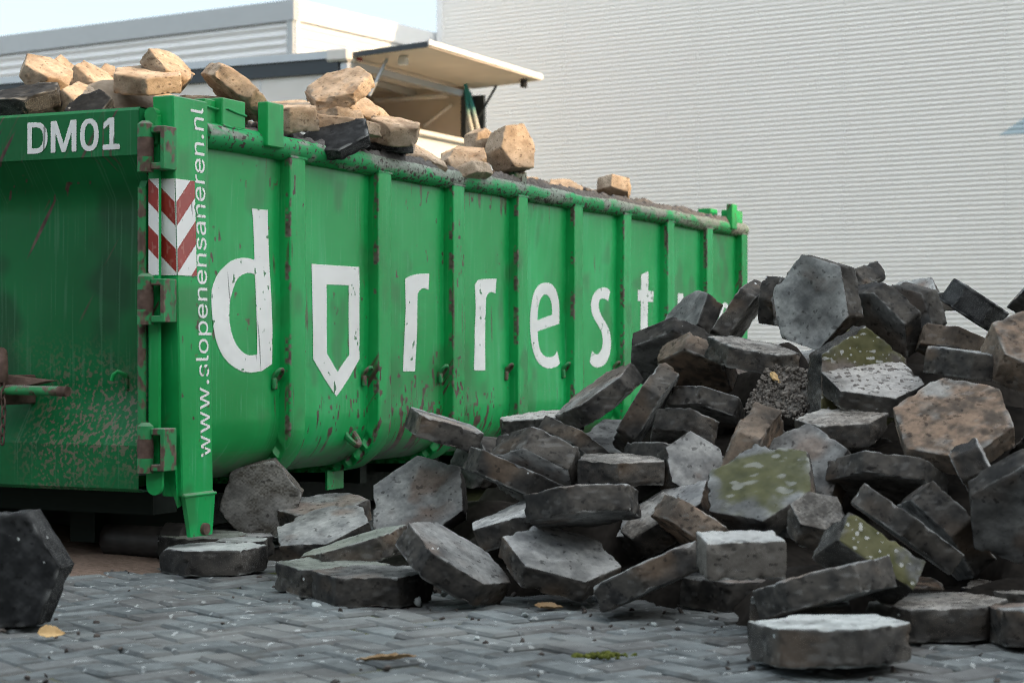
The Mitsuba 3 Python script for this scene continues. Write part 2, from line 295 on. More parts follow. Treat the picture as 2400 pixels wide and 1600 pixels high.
TILES=[
('T1','f','upright grey hexagonal paver leaning under the container beside its corner post',-1.209,2.496,-2.411,-0.9943,7.451,0.2171,0.1705,0.0972),
('T2','t','pale-topped hexagonal paver lying flat on the bricks left of the pile',-0.009,-0.0157,0.1293,-1.094,6.897,0.0482,0.195,0.093),
('T5','p','blue-grey paver slab tilted up between the upright hexagon and the big pale one',-0.1957,-0.4711,2.764,-0.6893,6.862,0.1435,0.19,0.0266),
('T6b','d','paver edge peeping out between the blue-grey slab and the big pale hexagon',0.1392,-0.088,0.07,-0.7571,7.47,0.1585,0.1997,0.0922),
('T7','p','big pale stained hexagonal paver tilted upright at the left edge of the pile',0.1092,1.703,-3.283,-0.3365,6.917,0.2509,0.1984,0.0705),
('T8','d','long paver sloping down to the right in front of the big pale hexagon',0.8508,-0.2991,3.059,-0.1867,6.006,0.1326,0.1936,0.0901),
('T9','e','green-edged paver wedged just below the blue-grey slab',-0.0007,-0.2768,0.0351,-0.5505,6.57,0.1092,0.2024,0.0832),
('T10','e','grey-green topped paver lying flat, leftmost in the front row of the pile',0.018,0.0176,0.0083,-0.6005,6.336,0.0494,0.1928,0.094),
('T13','d','dark grey paver just below the one jutting out against the container',-0.713,-1.734,1.788,-0.1281,7.111,0.3864,0.1136,0.1027),
('T14','d','brown-sided bar of a paver lying just right of the big pale hexagon',-0.3459,0.2918,-1.288,0.0114,6.658,0.359,0.1994,0.0855),
('T15','p','pale-sided paver slanting down to the right in the left half of the pile',-0.8304,0.0658,-0.8381,0.0929,6.703,0.3871,0.1763,0.1121),
('T16','d','plain dark paver behind the pale-sided slanting one',-0.4229,0.4657,-0.5652,0.2393,7.123,0.4411,0.1785,0.0632),
('T17','d','long paver pointing up to the right beside the green container, end face showing',0.0851,-0.611,0.065,0.3365,7.196,0.6304,0.1806,0.0869),
('T18','d','bar of a paver standing on end beside the one pointing up along the container',-0.0673,-1.024,-0.2431,0.4987,6.996,0.5917,0.1871,0.0838),
('T19','p','grey paver with a brown side, highest one in front of the last letters',-0.557,-0.9808,1.636,0.7327,7.725,0.9131,0.1642,0.0947),
('T20','d','dark-faced paver under the grey one in front of the last letters',-0.6718,3.133,-1.172,0.6463,7.495,0.7797,0.1986,0.0815),
('T21','r','brown-topped paver with a black face, below the dark-faced one by the letters',-0.129,3.302,-1.145,0.717,7.274,0.7424,0.1563,0.0951),
('T22','g','thick rough-topped paver lying under the highest hexagon of the pile',0.1458,0.1821,-0.1282,0.9065,7.081,0.7917,0.1769,0.0829),
('T23','p','largest grey hexagon standing on top of the pile',0.785,2.797,-2.637,1.167,7.174,0.9911,0.1925,0.0953),
('T24','d','sharp-ridged dark paver just left of the hexagon on top',-0.0964,-1.508,-0.849,1.06,7.545,1.007,0.1122,0.0735),
('T25','g','speckled pale slab slanting between the last letters and the sharp-ridged paver',0.2732,-0.9931,-0.9997,0.9066,7.656,0.9235,0.2001,0.0495),
('T27','d','upper of two dark stacked pavers in the middle of the pile',-0.3901,0.1172,-0.8367,0.7257,7.008,0.5978,0.1484,0.0756),
('T28','g','lower of two dark stacked pavers in the middle, grit on its edge',-0.4662,0.1472,-0.5685,0.6222,6.78,0.5161,0.1331,0.0926),
('T29','d','dim brown paver in the hollow below the paver standing on end',-0.3063,-0.08,-1.964,0.6045,6.758,0.4057,0.201,0.0578),
('T30','p','bluish pale broken slab left of the moss-covered hexagon',0.7693,-1.484,2.513,0.6254,6.588,0.3948,0.1257,0.098),
('T31','r','brown block with its end turned up, left above the moss-covered hexagon',-0.276,-1.235,-0.3182,0.812,6.396,0.4327,0.2014,0.1023),
('T31b','g','paver covered in loose grit and bits of gravel in the middle of the pile',0.2588,1.49,-3.435,1.01,6.844,0.6228,0.1265,0.098),
('T32','w','pale speckled hexagonal paver lying right of the grit-covered one',-0.1424,0.6587,-3.333,1.269,6.637,0.6871,0.1893,0.0487),
('T33','g','rough-topped flat paver above the moss-covered hexagon',0.1767,-0.0788,-0.1119,1.135,6.466,0.5474,0.1615,0.0817),
('T34','d','plain grey paver peak directly behind the moss-covered hexagon',0.0104,-1.131,1.817,0.9597,6.285,0.3934,0.1883,0.0906),
('T35','m','hexagonal paver overgrown with yellow-green moss, facing out of the pile',-0.1484,-0.8591,2.358,0.8071,6.063,0.3614,0.1949,0.0873),
('T36a','g','rough brown slab in the shade left below the moss-covered hexagon',-0.87,-0.5697,2.654,0.4811,6.264,0.2311,0.1178,0.098),
('T36b','p','grey slab lying just left of the lower edge of the moss-covered hexagon',-0.4534,-0.5141,2.255,0.5322,6.399,0.236,0.1869,0.098),
('T37','r','brown block with a pale chipped top below the moss-covered hexagon',1.892,-1.369,4.222,0.6047,6.042,0.2249,0.1688,0.086),
('T38','g','mottled dark block lying across above the long dark front bar',0.049,0.0229,-0.6376,0.3881,6.588,0.3948,0.1719,0.0855),
('T39','d','long dark bar of a paver lying over the tilted pale hexagon in front',-0.187,-0.1614,-0.7788,0.2285,6.079,0.3089,0.1976,0.0924),
('T40','p','pale hexagonal paver lying tilted at the foot of the pile, second from its left',-0.3641,0.5309,-3.18,0.1537,6.031,0.1349,0.1985,0.0787),
('T41','d','narrow paver slanting up to the right at the foot of the pile',-0.0125,-0.4645,-0.7108,0.4273,5.747,0.125,0.1952,0.0864),
('T44','d','long tapering paver slanting up to the right behind the two whitish front pavers',-0.1778,-0.2568,-0.1833,0.8677,5.223,0.1543,0.1946,0.0874),
('T46','t','whitish-topped paver lying nearest the camera at bottom right',-0.043,-0.0347,-0.2908,0.8218,4.857,0.0664,0.2087,0.1012),
('T47','g','gritty-topped dark paver lying right behind the nearest one',0.0096,-0.0377,-1.116,1.22,5.374,0.0543,0.2019,0.0958),
('T48','d','dark paver cut off by the bottom right corner of the picture',-0.0403,-0.0908,-1.581,1.498,5.162,0.0652,0.1962,0.1016),
('T51','d','long plain grey bar slanting down to the right above the moss-speckled slab',-0.2303,0.6037,-0.7269,1.161,5.526,0.2892,0.2039,0.0684),
('T52','d','angular grey paver behind the long plain bar, dark underneath',-0.6127,-2.187,0.4991,1.36,5.886,0.2466,0.1773,0.0954),
('T53','d','blue-black paver with a shaded underside below the rusty hexagon',1.284,-2.502,0.3193,1.226,6.138,0.3924,0.1936,0.0751),
('T54','r','big rusty brown hexagonal paver at the right of the pile',-0.0681,-0.9438,2.442,1.452,6.175,0.5639,0.2033,0.0878),
('T55','p','small light block wedged against the lower corner of the rusty hexagon',0.6591,-2.006,-0.7415,1.437,5.864,0.4575,0.0749,0.0973),
('T56','d','big dark grey hexagon cut off by the right edge of the picture',-0.3742,2.956,-1.706,1.543,5.619,0.3404,0.1909,0.098),
('T57','g','light paver end sticking out behind the hexagon on top',-0.1518,-0.5763,-0.2111,1.37,7.806,1.037,0.1998,0.0825),
('T58','d','long dark paver slanting down to the right of the hexagon on top',0.9861,-1.89,0.0118,1.437,7.242,0.9261,0.1711,0.0922),
('T59','d','weathered paver with a brown end on the skyline of the pile',0.4748,-1.721,0.792,1.583,7.463,0.942,0.1405,0.1174),
('T60','p','pale paver face behind the weathered skyline one',0.0222,-0.7505,1.333,1.68,7.943,0.9919,0.1572,0.098),
('T61','d','low brown sliver of paver on the skyline at right',0.0065,-0.0023,-0.1617,1.685,7.92,1.012,0.2,0.0592),
('T62','k','blue-black square-looking paver on the skyline at right',-0.6236,-5.144,2.221,1.755,7.126,0.9767,0.1227,0.1014),
('T63','d','dark paver corner on the skyline at the right edge',0.736,-0.6696,-1.969,2.083,7.288,1.098,0.2,0.0733),
('T64','r','rust-streaked paver lying under the blue-black skyline one',2.307,-1.652,4.829,1.662,7.125,0.8325,0.1362,0.0854),
('T65','r','light brown paver leaning at the right edge above the rusty hexagon',-0.5498,1.195,-3.24,1.767,6.413,0.7994,0.1557,0.1322),
('T66','d','grey-sided paver lying over the top edge of the rusty hexagon',-0.0132,0.1279,-0.8236,1.617,6.545,0.7614,0.1933,0.0939),
('T67','n','greenish mossy paver face under the long dark slanting one',-1.047,2.03,-2.323,1.243,6.756,0.6859,0.2074,0.0981),
('T68','d','small grey stone at the right edge beside the rusty hexagon',0.5769,-0.6016,-2.426,1.807,6.12,0.567,0.2002,0.0545),
('T70','g','dark block left of the moss-speckled slab, rough on top',0.5345,0.4834,-1.258,0.9216,5.688,0.2938,0.0887,0.1018),
('T71','k','near-black hexagon standing on edge in the left foreground',0.678,-1.72,1.454,-1.475,5.501,0.1735,0.1927,0.0952),
('T72','p','pale-edged paver tucked between the big pale hexagon and the long dark front bar',0.1148,-0.341,-0.4832,0.0487,6.396,0.2384,0.2092,0.0852),
('T73','w','white-topped paver low against the container, behind the pale-sided slanting one',1.066,-1.25,-6.549,0.1163,7.525,0.516,0.1861,0.0402),
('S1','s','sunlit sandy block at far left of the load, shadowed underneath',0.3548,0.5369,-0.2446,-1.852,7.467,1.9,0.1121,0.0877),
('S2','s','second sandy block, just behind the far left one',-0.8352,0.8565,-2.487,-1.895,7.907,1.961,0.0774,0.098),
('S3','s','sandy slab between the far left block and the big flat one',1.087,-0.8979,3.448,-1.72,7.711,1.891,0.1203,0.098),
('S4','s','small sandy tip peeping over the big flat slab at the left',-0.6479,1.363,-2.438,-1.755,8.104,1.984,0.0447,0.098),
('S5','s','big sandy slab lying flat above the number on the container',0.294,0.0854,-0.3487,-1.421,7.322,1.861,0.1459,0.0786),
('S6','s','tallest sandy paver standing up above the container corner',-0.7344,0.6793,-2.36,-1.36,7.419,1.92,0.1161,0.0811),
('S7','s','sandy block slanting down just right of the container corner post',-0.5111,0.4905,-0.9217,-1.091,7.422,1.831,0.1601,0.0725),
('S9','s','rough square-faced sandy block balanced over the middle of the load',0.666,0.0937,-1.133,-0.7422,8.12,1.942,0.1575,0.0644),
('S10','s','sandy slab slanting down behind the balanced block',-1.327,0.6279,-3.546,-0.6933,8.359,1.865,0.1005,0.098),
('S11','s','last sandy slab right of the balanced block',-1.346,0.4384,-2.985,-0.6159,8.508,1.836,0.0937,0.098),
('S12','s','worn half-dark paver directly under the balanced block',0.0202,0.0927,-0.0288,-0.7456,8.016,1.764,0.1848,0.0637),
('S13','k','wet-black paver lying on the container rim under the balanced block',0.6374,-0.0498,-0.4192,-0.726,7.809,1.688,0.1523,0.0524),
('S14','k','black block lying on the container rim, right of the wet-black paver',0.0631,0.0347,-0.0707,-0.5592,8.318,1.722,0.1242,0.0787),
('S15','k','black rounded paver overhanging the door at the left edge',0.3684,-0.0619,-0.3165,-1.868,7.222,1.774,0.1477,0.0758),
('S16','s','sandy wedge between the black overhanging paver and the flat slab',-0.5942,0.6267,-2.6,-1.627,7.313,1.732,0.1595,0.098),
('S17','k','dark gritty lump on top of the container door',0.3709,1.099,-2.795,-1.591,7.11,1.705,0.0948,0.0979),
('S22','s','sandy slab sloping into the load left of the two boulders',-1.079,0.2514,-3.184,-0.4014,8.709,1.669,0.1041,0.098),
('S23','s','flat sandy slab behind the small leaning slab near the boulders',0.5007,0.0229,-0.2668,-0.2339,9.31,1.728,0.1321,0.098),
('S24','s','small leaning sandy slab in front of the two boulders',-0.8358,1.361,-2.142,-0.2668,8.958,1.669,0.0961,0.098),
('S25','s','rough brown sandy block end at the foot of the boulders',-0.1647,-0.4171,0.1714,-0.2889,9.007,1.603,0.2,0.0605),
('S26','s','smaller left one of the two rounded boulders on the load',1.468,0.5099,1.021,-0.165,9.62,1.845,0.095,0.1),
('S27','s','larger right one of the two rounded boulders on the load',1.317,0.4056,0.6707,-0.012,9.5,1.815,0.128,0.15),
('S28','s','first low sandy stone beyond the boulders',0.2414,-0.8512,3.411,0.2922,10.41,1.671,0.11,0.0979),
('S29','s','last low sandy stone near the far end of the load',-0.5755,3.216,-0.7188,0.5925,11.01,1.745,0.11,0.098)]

GROUPS = {'T': 'hexagonal pavers heaped beside the container', 'S': 'stones loaded in the container'}
def place_paver(name, kind, label, pose, seed, group=None, base='paver', rot=None, box=None):
    x, y, z, R, Th = pose[3], pose[4], pose[5], pose[6], pose[7]
    key = thing(base, label, 'stone' if base == 'sandy_stone' else 'paver', group)
    M = np.eye(4); M[:3, :3] = rodrigues(pose[:3]) if rot is None else rot; M[:3, 3] = (x, y, z)
    mesh, uv = paver_mesh(R, Th, seed, kind, box=box)
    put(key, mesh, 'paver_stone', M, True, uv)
centers = []
for i, (nm, kind, lab, *ps) in enumerate(TILES):
    ps = list(ps)
    if ps[7] < .06 and nm[0] == 'T': ps[7] = .075
    place_paver(nm, kind, lab, ps, 11+i, GROUPS[nm[0]], 'sandy_stone' if kind == 's' else 'paver')
    if nm[0] == 'T':
        Rm = rodrigues(ps[:3]); n = Rm[:, 2]
        ext = ps[7]/2*abs(n[2])+ps[6]*math.sqrt(max(0, 1-n[2]**2))
        centers.append((ps[3], ps[4], ps[5], ps[5]-ext, nm))
def flat(label, kind, x, y, yaw, R=.2, Th=.098, z=None, tilt=(0, 0), seed=0, group=GROUPS['T'], base='paver'):
    A = rodrigues((tilt[0], tilt[1], 0))@rodrigues((0, 0, yaw))
    ang = math.acos(max(-1, min(1, (np.trace(A)-1)/2)))
    ax = np.array([A[2, 1]-A[1, 2], A[0, 2]-A[2, 0], A[1, 0]-A[0, 1]]); ax = ax/(np.linalg.norm(ax)+1e-12)*ang
    place_paver('', kind, label, [*ax, x, y, Th/2 if z is None else z, R, Th], seed, group, base)
la = np.array([.210, .01, -.138]); sb = np.array([-.070, -.055, -.058]); la /= np.linalg.norm(la); nz = np.cross(la, -sb); nz /= np.linalg.norm(nz)
if nz[1] > 0: nz = -nz
by = np.cross(nz, la)
cpos = np.array([1.035, 5.25, .83-(1290-809)*5.25/4400])-nz*.08
place_paver('', 'n', 'narrow slab speckled with green and yellow moss at lower right', [0, 0, 0, *cpos, .12, .16], 77, GROUPS['T'], rot=np.c_[la, by, nz], box=(.130, .052))
def block(label, kind, front, la, nz, hx, hy, Th, seed):
    la = np.array(la, float); la /= np.linalg.norm(la); nz = np.array(nz, float); nz -= la*(la@nz); nz /= np.linalg.norm(nz)
    by = np.cross(nz, la); c = np.array(front)+by*hy
    place_paver('', kind, label, [0, 0, 0, *c, .12, Th], seed, GROUPS['T'], rot=np.c_[la, by, nz], box=(hx, hy))
block('paver jutting out to the left against the green container side', 'd', (-.222, 6.75, .83-(1019-809)*6.75/4400), (.222, .05, -.066), (.27, -.02, .96), .118, .15, .082, 301)
block('clean brown-grey block with a whitened top near the front of the pile', 'c', (.662, 5.30, .83-(1314-809)*5.30/4400), (1, .05, .015), (.0, -.06, 1), .114, .10, .112, 302)
flat('broken paver end lying against the right side of the pale-topped flat paver', 't', -1.02, 7.1, .5, R=.105, seed=201)
flat('dark mossy-topped paver lying flat behind the pale-topped one, by the roller', 'e', -1.2, 7.3, .15, R=.193, seed=202)
flat('dark paver lying flat in the front row under the left sloping slab', 'd', -.452, 6.105, -.03, seed=209)
flat('small bluish paver fragment at the foot of the upright hexagon', 'p', -1.0, 7.35, .8, R=.075, Th=.09, seed=203)
flat('low pinkish paver in the shade under the container behind the blue-grey slab', 'p', -.80, 7.9, .3, z=.085, seed=204)
flat('dark paver lying flat in the shadow under the whitened block', 'd', .73, 6.0, .2, seed=205)
flat('whitish paver half hidden directly behind the nearest one', 't', .83, 5.42, .4, R=.166, seed=206)
flat('gritty flat paver low at the right edge behind the two dark ones', 'g', 1.56, 5.72, .1, seed=207)
flat('brown flat paver buried under the moss-speckled slab', 'r', 1.16, 5.85, .5, seed=208)
for j, (x, y, z, t) in enumerate([(.22, 6.9, .10, .3), (1.0, 6.7, .28, .2), (.95, 7.6, .58, .3), (1.25, 6.9, .40, -.3), (1.42, 7.5, .62, .3), (1.02, 6.35, .16, .4), (1.55, 6.6, .36, .25), (1.62, 6.35, .16, -.3), (.2, 7.4, .28, .3), (.48, 7.6, .42, .35), (.72, 7.75, .56, .3), (1.02, 7.95, .66, .35), (1.35, 8.1, .72, .3), (1.75, 8.0, .74, .3)]):
    flat('dark paver mostly buried in the shaded gaps of the pile', 'd', x, y, j*.7, z=z, tilt=(t, -.2+.07*j % .4), seed=220+j, group='dark pavers buried in the gaps of the pile')
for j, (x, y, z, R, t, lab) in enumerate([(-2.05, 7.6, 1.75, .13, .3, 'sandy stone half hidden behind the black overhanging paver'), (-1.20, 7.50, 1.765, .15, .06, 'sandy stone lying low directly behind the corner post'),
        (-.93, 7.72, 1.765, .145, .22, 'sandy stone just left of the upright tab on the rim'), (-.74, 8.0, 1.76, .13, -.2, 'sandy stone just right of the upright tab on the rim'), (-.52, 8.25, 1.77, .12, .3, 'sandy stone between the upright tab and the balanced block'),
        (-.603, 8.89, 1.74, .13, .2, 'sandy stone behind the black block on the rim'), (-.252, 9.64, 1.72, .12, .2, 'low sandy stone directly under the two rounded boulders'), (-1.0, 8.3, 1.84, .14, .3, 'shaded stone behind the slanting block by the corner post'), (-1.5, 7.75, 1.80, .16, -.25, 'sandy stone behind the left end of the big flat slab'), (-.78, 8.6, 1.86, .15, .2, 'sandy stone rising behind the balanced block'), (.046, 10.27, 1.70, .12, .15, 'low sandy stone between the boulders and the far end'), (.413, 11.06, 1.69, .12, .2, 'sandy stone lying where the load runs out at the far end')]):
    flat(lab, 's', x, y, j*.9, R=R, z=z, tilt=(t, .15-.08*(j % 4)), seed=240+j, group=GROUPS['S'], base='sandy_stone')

# ------------------------------------------------------------------ soil under the pile
C = np.array([(c[0], c[1], c[3]) for c in centers if c[4] not in ('T1', 'T71', 'T2', 'T46', 'T47', 'T48', 'T10', 'T11')])
xs, ys = np.arange(-1.2, 3.3, .035), np.arange(4.6, 9.0, .035)
X, Y = np.meshgrid(xs, ys, indexing='ij')
d2 = (X[..., None]-C[:, 0])**2+(Y[..., None]-C[:, 1])**2
wgt = 1/(d2+.01)**2
H = (wgt*np.maximum(C[:, 2]-.02, -.03)).sum(-1)/wgt.sum(-1)
cap = np.where(d2 < .17**2, C[:, 2]+.0, 9).min(-1)
H = np.minimum(H, cap)
for c in centers:
    if c[4] in ('T46', 'T47', 'T48', 'T44', 'T10', 'T11', 'T8', 'T40', 'T41', 'T2'): H = np.where((X-c[0])**2+(Y-c[1])**2 < .26**2, np.minimum(H, -.03), H)
H = np.where(Y < 5.55, np.minimum(H, -.03), H)
dmin = np.sqrt(d2.min(-1))
H = H*np.clip(1-(dmin-.12)/.35, 0, 1)-.04*np.clip((dmin-.1)/.2, 0, 1)
from scipy.ndimage import gaussian_filter
H = np.minimum(H, gaussian_filter(H, 1.2))
H += .03*(meshkit.fbm(np.stack([X*9, Y*9, X*0], -1), 4)-.5)-.012
scene['soil'] = principled(proc(lambda p, n, uv: mix((.010, .009, .008), (.038, .033, .029), fbm(p.x*40, p.y*40, p.z*40, 4))), .95, .1)  # mound kept near-black so its colour carries the deep shade of the gaps
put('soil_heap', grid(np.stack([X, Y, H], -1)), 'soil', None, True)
labels['soil_heap'] = {'label': 'soil and crumbs under the heaped pavers, darkened to hold the shade of the gaps', 'category': 'soil', 'kind': 'stuff'}

# ------------------------------------------------------------------ paving
def soilcol(p, n, uv):
    b = fbm(p.x*1.5, p.y*1.5, 0.0, 3); f = fbm(p.x*50, p.y*50, 2.0, 3)
    c = mix((.055, .056, .054), (.125, .122, .115), f)
    return mix(c, mix((.035, .042, .012), (.075, .085, .025), f), smoothstep(.46, .64, fbm(p.x*2.2+4, p.y*2.2, 1.0, 3)+.1*f)*.8)
scene['joint_soil'] = principled(proc(soilcol), .95, .1)
def brickcol(p, n, uv):
    k = dr.floor(uv.x*100+.5)
    r = noise(k*.37, 1.0, 0.0); b = fbm(p.x*9+k, p.y*9, p.z*9, 3); f = fbm(p.x*60, p.y*60, p.z*60, 3)
    c = mix((.075, .084, .087), (.135, .15, .153), smoothstep(.2, .8, b*.85+r*.15))
    c = mix(c, (.11, .09, .08), smoothstep(.55, .85, noise(k*.91, 4.0, 2.0))*.25)
    c *= .75+.5*f
    c *= .50+1.0*fbm(p.x*1.1+3, p.y*1.6, 9.0, 4)
    c = mix(c, (.05, .045, .04), smoothstep(.66, .78, fbm(p.x*7, p.y*11, 5.0, 3))*.5)
    c = mix(c, (.20, .21, .205), smoothstep(.55, .75, fbm(p.x*2.3, p.y*5, 7.0, 4))*.5)
    return mix(c, (.33, .35, .35), smoothstep(.86, .92, noise(p.x*40, p.y*40, p.z*40))*.8)
scene['brick_clay'] = principled(proc(brickcol), .75, .25)
def brick_mesh(seed):
    r = np.random.default_rng(seed)
    l, b, c = .1005, .0500, .009
    l += r.uniform(-.0015, .0015)
    o = bx(-l, l, -b, b, -.055, 0, c)
    return o
variants = []
for q in range(6):
    bm = brick_mesh(300+q)
    variants.append([mikit.ply(bm, 'brick_clay', smooth=False, uv=np.full((len(bm.vertices), 2), .01*(q*7+k*3+1))) for k in range(3)])
put('pavement', trimesh.Trimesh([(-14, 2, -.011), (14, 2, -.011), (14, 40, -.011), (-14, 40, -.011)], [(0, 1, 2), (0, 2, 3)], process=False), 'joint_soil')
labels['pavement'] = {'kind': 'structure', 'label': 'grey brick paving with mossy joints'}
cells = []
th = math.radians(38); ct, sn = math.cos(th), math.sin(th)
U = .1045
for i in range(-90, 90):
    for j in range(-90, 90):
        k = (i-j) % 4
        if k == 0: cx, cy, rot = (i+1)*U, (j+.5)*U, 0.0
        elif k == 3: cx, cy, rot = (i+.5)*U, (j+1.0)*U, math.pi/2
        else: continue
        gx, gy = cx*ct-cy*sn+.1, cx*sn+cy*ct+6.0
        if 3.9 < gy < 9.6 and abs(gx) < .30*gy+.35: cells.append((gy, gx, rot+th))
cells.sort()
def hidden(x, y):
    return y > 5.5 and x > 1.65-(y-4.6)*.75 and dmin_at(x, y) < .22
from scipy.spatial import cKDTree
tree = cKDTree(np.array([c[:2] for c in centers]))
def dmin_at(x, y): return tree.query((x, y))[0]
rest = []; cnt = 0
for gy, gx, rot in cells:
    M = np.eye(4); a, b = rng.normal(0, .018, 2)
    M[:3, :3] = rodrigues((a, b, 0))@rodrigues((0, 0, rot+rng.normal(0, .012)))
    M[:3, 3] = (gx, gy, rng.normal(-.001, .0034))
    vis = abs(gx) < .273*gy+.12 and gy > 4.42 and not hidden(gx, gy)
    if vis and cnt < 300:
        d = dict(variants[rng.integers(6)][rng.integers(3)]); d['to_world'] = T(M)
        scene[child('pavement', 'brick')] = d; cnt += 1
    else: rest.append(M)
bm = brick_mesh(300); V = np.asarray(bm.vertices); F = np.asarray(bm.faces)
RV = np.vstack([V@m[:3, :3].T+m[:3, 3] for m in rest]); RF = np.vstack([F+i*len(V) for i in range(len(rest))])
RU = np.repeat(np.random.default_rng(5).integers(1, 60, len(rest))*.01, len(V))
part('pavement', 'outlying_bricks', trimesh.Trimesh(RV, RF, process=False), 'brick_clay', uv=np.c_[RU, RU], kind='stuff')
scene['yard'] = principled((.16, .16, .155), .9, .2)
put('ground', trimesh.Trimesh([(-900, -900, -.07), (900, -900, -.07), (900, 900, -.07), (-900, 900, -.07)], [(0, 1, 2), (0, 2, 3)], process=False), 'yard')
labels['ground'] = {'kind': 'structure', 'label': 'yard ground'}

# sand by the roller, crumbs, moss, leaves
gx, gy = np.meshgrid(np.linspace(-2.6, -1.05, 90), np.linspace(6.35, 8.2, 90), indexing='ij')
hs = .10*np.exp(-((gx+1.95)/.28)**2-((gy-7.75)/.35)**2)+.035*np.exp(-((gx+1.65)/.35)**2-((gy-7.15)/.28)**2)
hs = hs+.02*(meshkit.fbm(np.stack([gx*12, gy*12, gx*0], -1), 4)-.5)*np.minimum(hs*20, 1)-.012
scene['sand'] = principled(proc(lambda p, n, uv: mix((.10, .07, .055), (.25, .185, .15), fbm(p.x*70, p.y*70, p.z*70, 4))), .95, .1)
put('sand_patch', grid(np.stack([gx, gy, hs], -1)), 'sand', None, True)
labels['sand_patch'] = {'label': 'reddish sand spilled on the bricks in front of the roller', 'category': 'sand', 'kind': 'stuff'}
def pebbles(pts, r0, r1, seed, squash=.6):
    r = np.random.default_rng(seed); base = trimesh.creation.icosphere(1, 1.0); out = []
    for p in pts:
        v = base.vertices*(1+r.normal(0, .16, (len(base.vertices), 1)))*r.uniform(.6, 1.3, 3)*[1, 1, squash]*r.uniform(r0, r1)
        out.append(trimesh.Trimesh(v@rodrigues(r.normal(0, .7, 3)).T+p, base.faces, process=False))
    return cat(out)
r = np.random.default_rng(3)
pp = []
while len(pp) < 260:
    y = r.uniform(4.5, 7.3); x = r.uniform(-.29, .29)*y
    edge = abs(dmin_at(x, y)-.22)
    if r.random() < .12+.9*math.exp(-(edge/.12)**2): pp.append((x, y, r.uniform(-.002, .004)))
scene['crumb'] = principled(proc(lambda p, n, uv: mix((.025, .022, .022), (.12, .105, .095), noise(p.x*30, p.y*30, 1.0))), .9, .2)
put('crumbs', pebbles(pp, .003, .011, 4), 'crumb', None, True)
labels['crumbs'] = {'label': 'soil crumbs and small stone chips scattered on the bricks around the pile', 'category': 'crumbs', 'kind': 'stuff'}
scene['chip_white'] = principled((.45, .5, .5), .7, .3)
put('chips', pebbles([(-.30, 6.0, .012), (-.22, 6.15, .02), (.04, 5.75, .006), (-.62, 5.95, .006), (.42, 5.55, .006), (1.35, 5.35, .01), (-.1, 5.3, .004), (.25, 6.05, .01)], .010, .02, 9, .5), 'chip_white', None, True)
labels['chips'] = {'label': 'whitish stone chips lying along the foot of the pile', 'category': 'chips', 'kind': 'stuff'}
def leaf_mesh(L, Wd, seed):
    r = np.random.default_rng(seed); t = np.linspace(0, 1, 15); s = np.linspace(-1, 1, 7)
    half = Wd*np.sin(np.pi*t**.8)**.8+.001
    P = np.stack([np.repeat((t[:, None]-.5)*L, 7, 1), half[:, None]*s, .008+.012*np.abs(s)[None]*np.sin(np.pi*t)[:, None]+.008*np.sin(3*t+seed)[:, None]+.004*r.normal(size=(15, 7))*.4], -1)
    g1 = grid(P); g2 = grid(P-[0, 0, .0012], True)
    return cat([g1, g2])
scene['leaf_yellow'] = principled(proc(lambda p, n, uv: mix((.40, .25, .10), (.62, .44, .22), fbm(p.x*60, p.y*60, p.z*60, 3))), .6, .3)
scene['leaf_brown'] = principled(proc(lambda p, n, uv: mix((.22, .13, .06), (.42, .30, .17), fbm(p.x*60, p.y*60, p.z*60, 3))), .6, .3)
def leaf(x, y, yaw, tilt, L, Wd, mat, label, z=.006):
    k = thing('leaf', label, 'leaf', 'fallen leaves')
    M = np.eye(4); M[:3, :3] = rodrigues((0, 0, yaw))@rodrigues(tilt); M[:3, 3] = (x, y, z)
    put(k, leaf_mesh(L, Wd, len(labels)), mat, M, True)
leaf(-1.30, 5.30, .35, (.7, -.1, 0), .075, .022, 'leaf_yellow', 'pale yellow leaf on the bricks beside the near-black hexagon', .014)
leaf(.115, 5.88, .1, (.3, .05, 0), .09, .016, 'leaf_brown', 'tan leaf lying at the foot of the pale hexagon', .008)
leaf(-.33, 4.93, -.12, (.1, 0, 0), .16, .008, 'leaf_brown', 'long thin dry leaf blade on the bricks at the bottom edge', .004)
scene['moss_green'] = principled(proc(lambda p, n, uv: mix((.05, .065, .012), (.13, .14, .035), noise(p.x*90, p.y*90, p.z*90))), .95, .1)
mp = [(.24+r.normal(0, .03), 5.02+r.normal(0, .018), 0) for _ in range(60)]
for _ in range(0):
    cx, cy = r.uniform(-1.2, .6), r.uniform(4.5, 5.4)
    for _ in range(14): mp.append((cx+r.normal(0, .05), cy+r.normal(0, .012), -.003))
put('moss', pebbles(mp, .006, .013, 12, .5), 'moss_green', None, True)
labels['moss'] = {'label': 'small green moss tufts growing in the brick joints', 'category': 'moss', 'kind': 'stuff'}

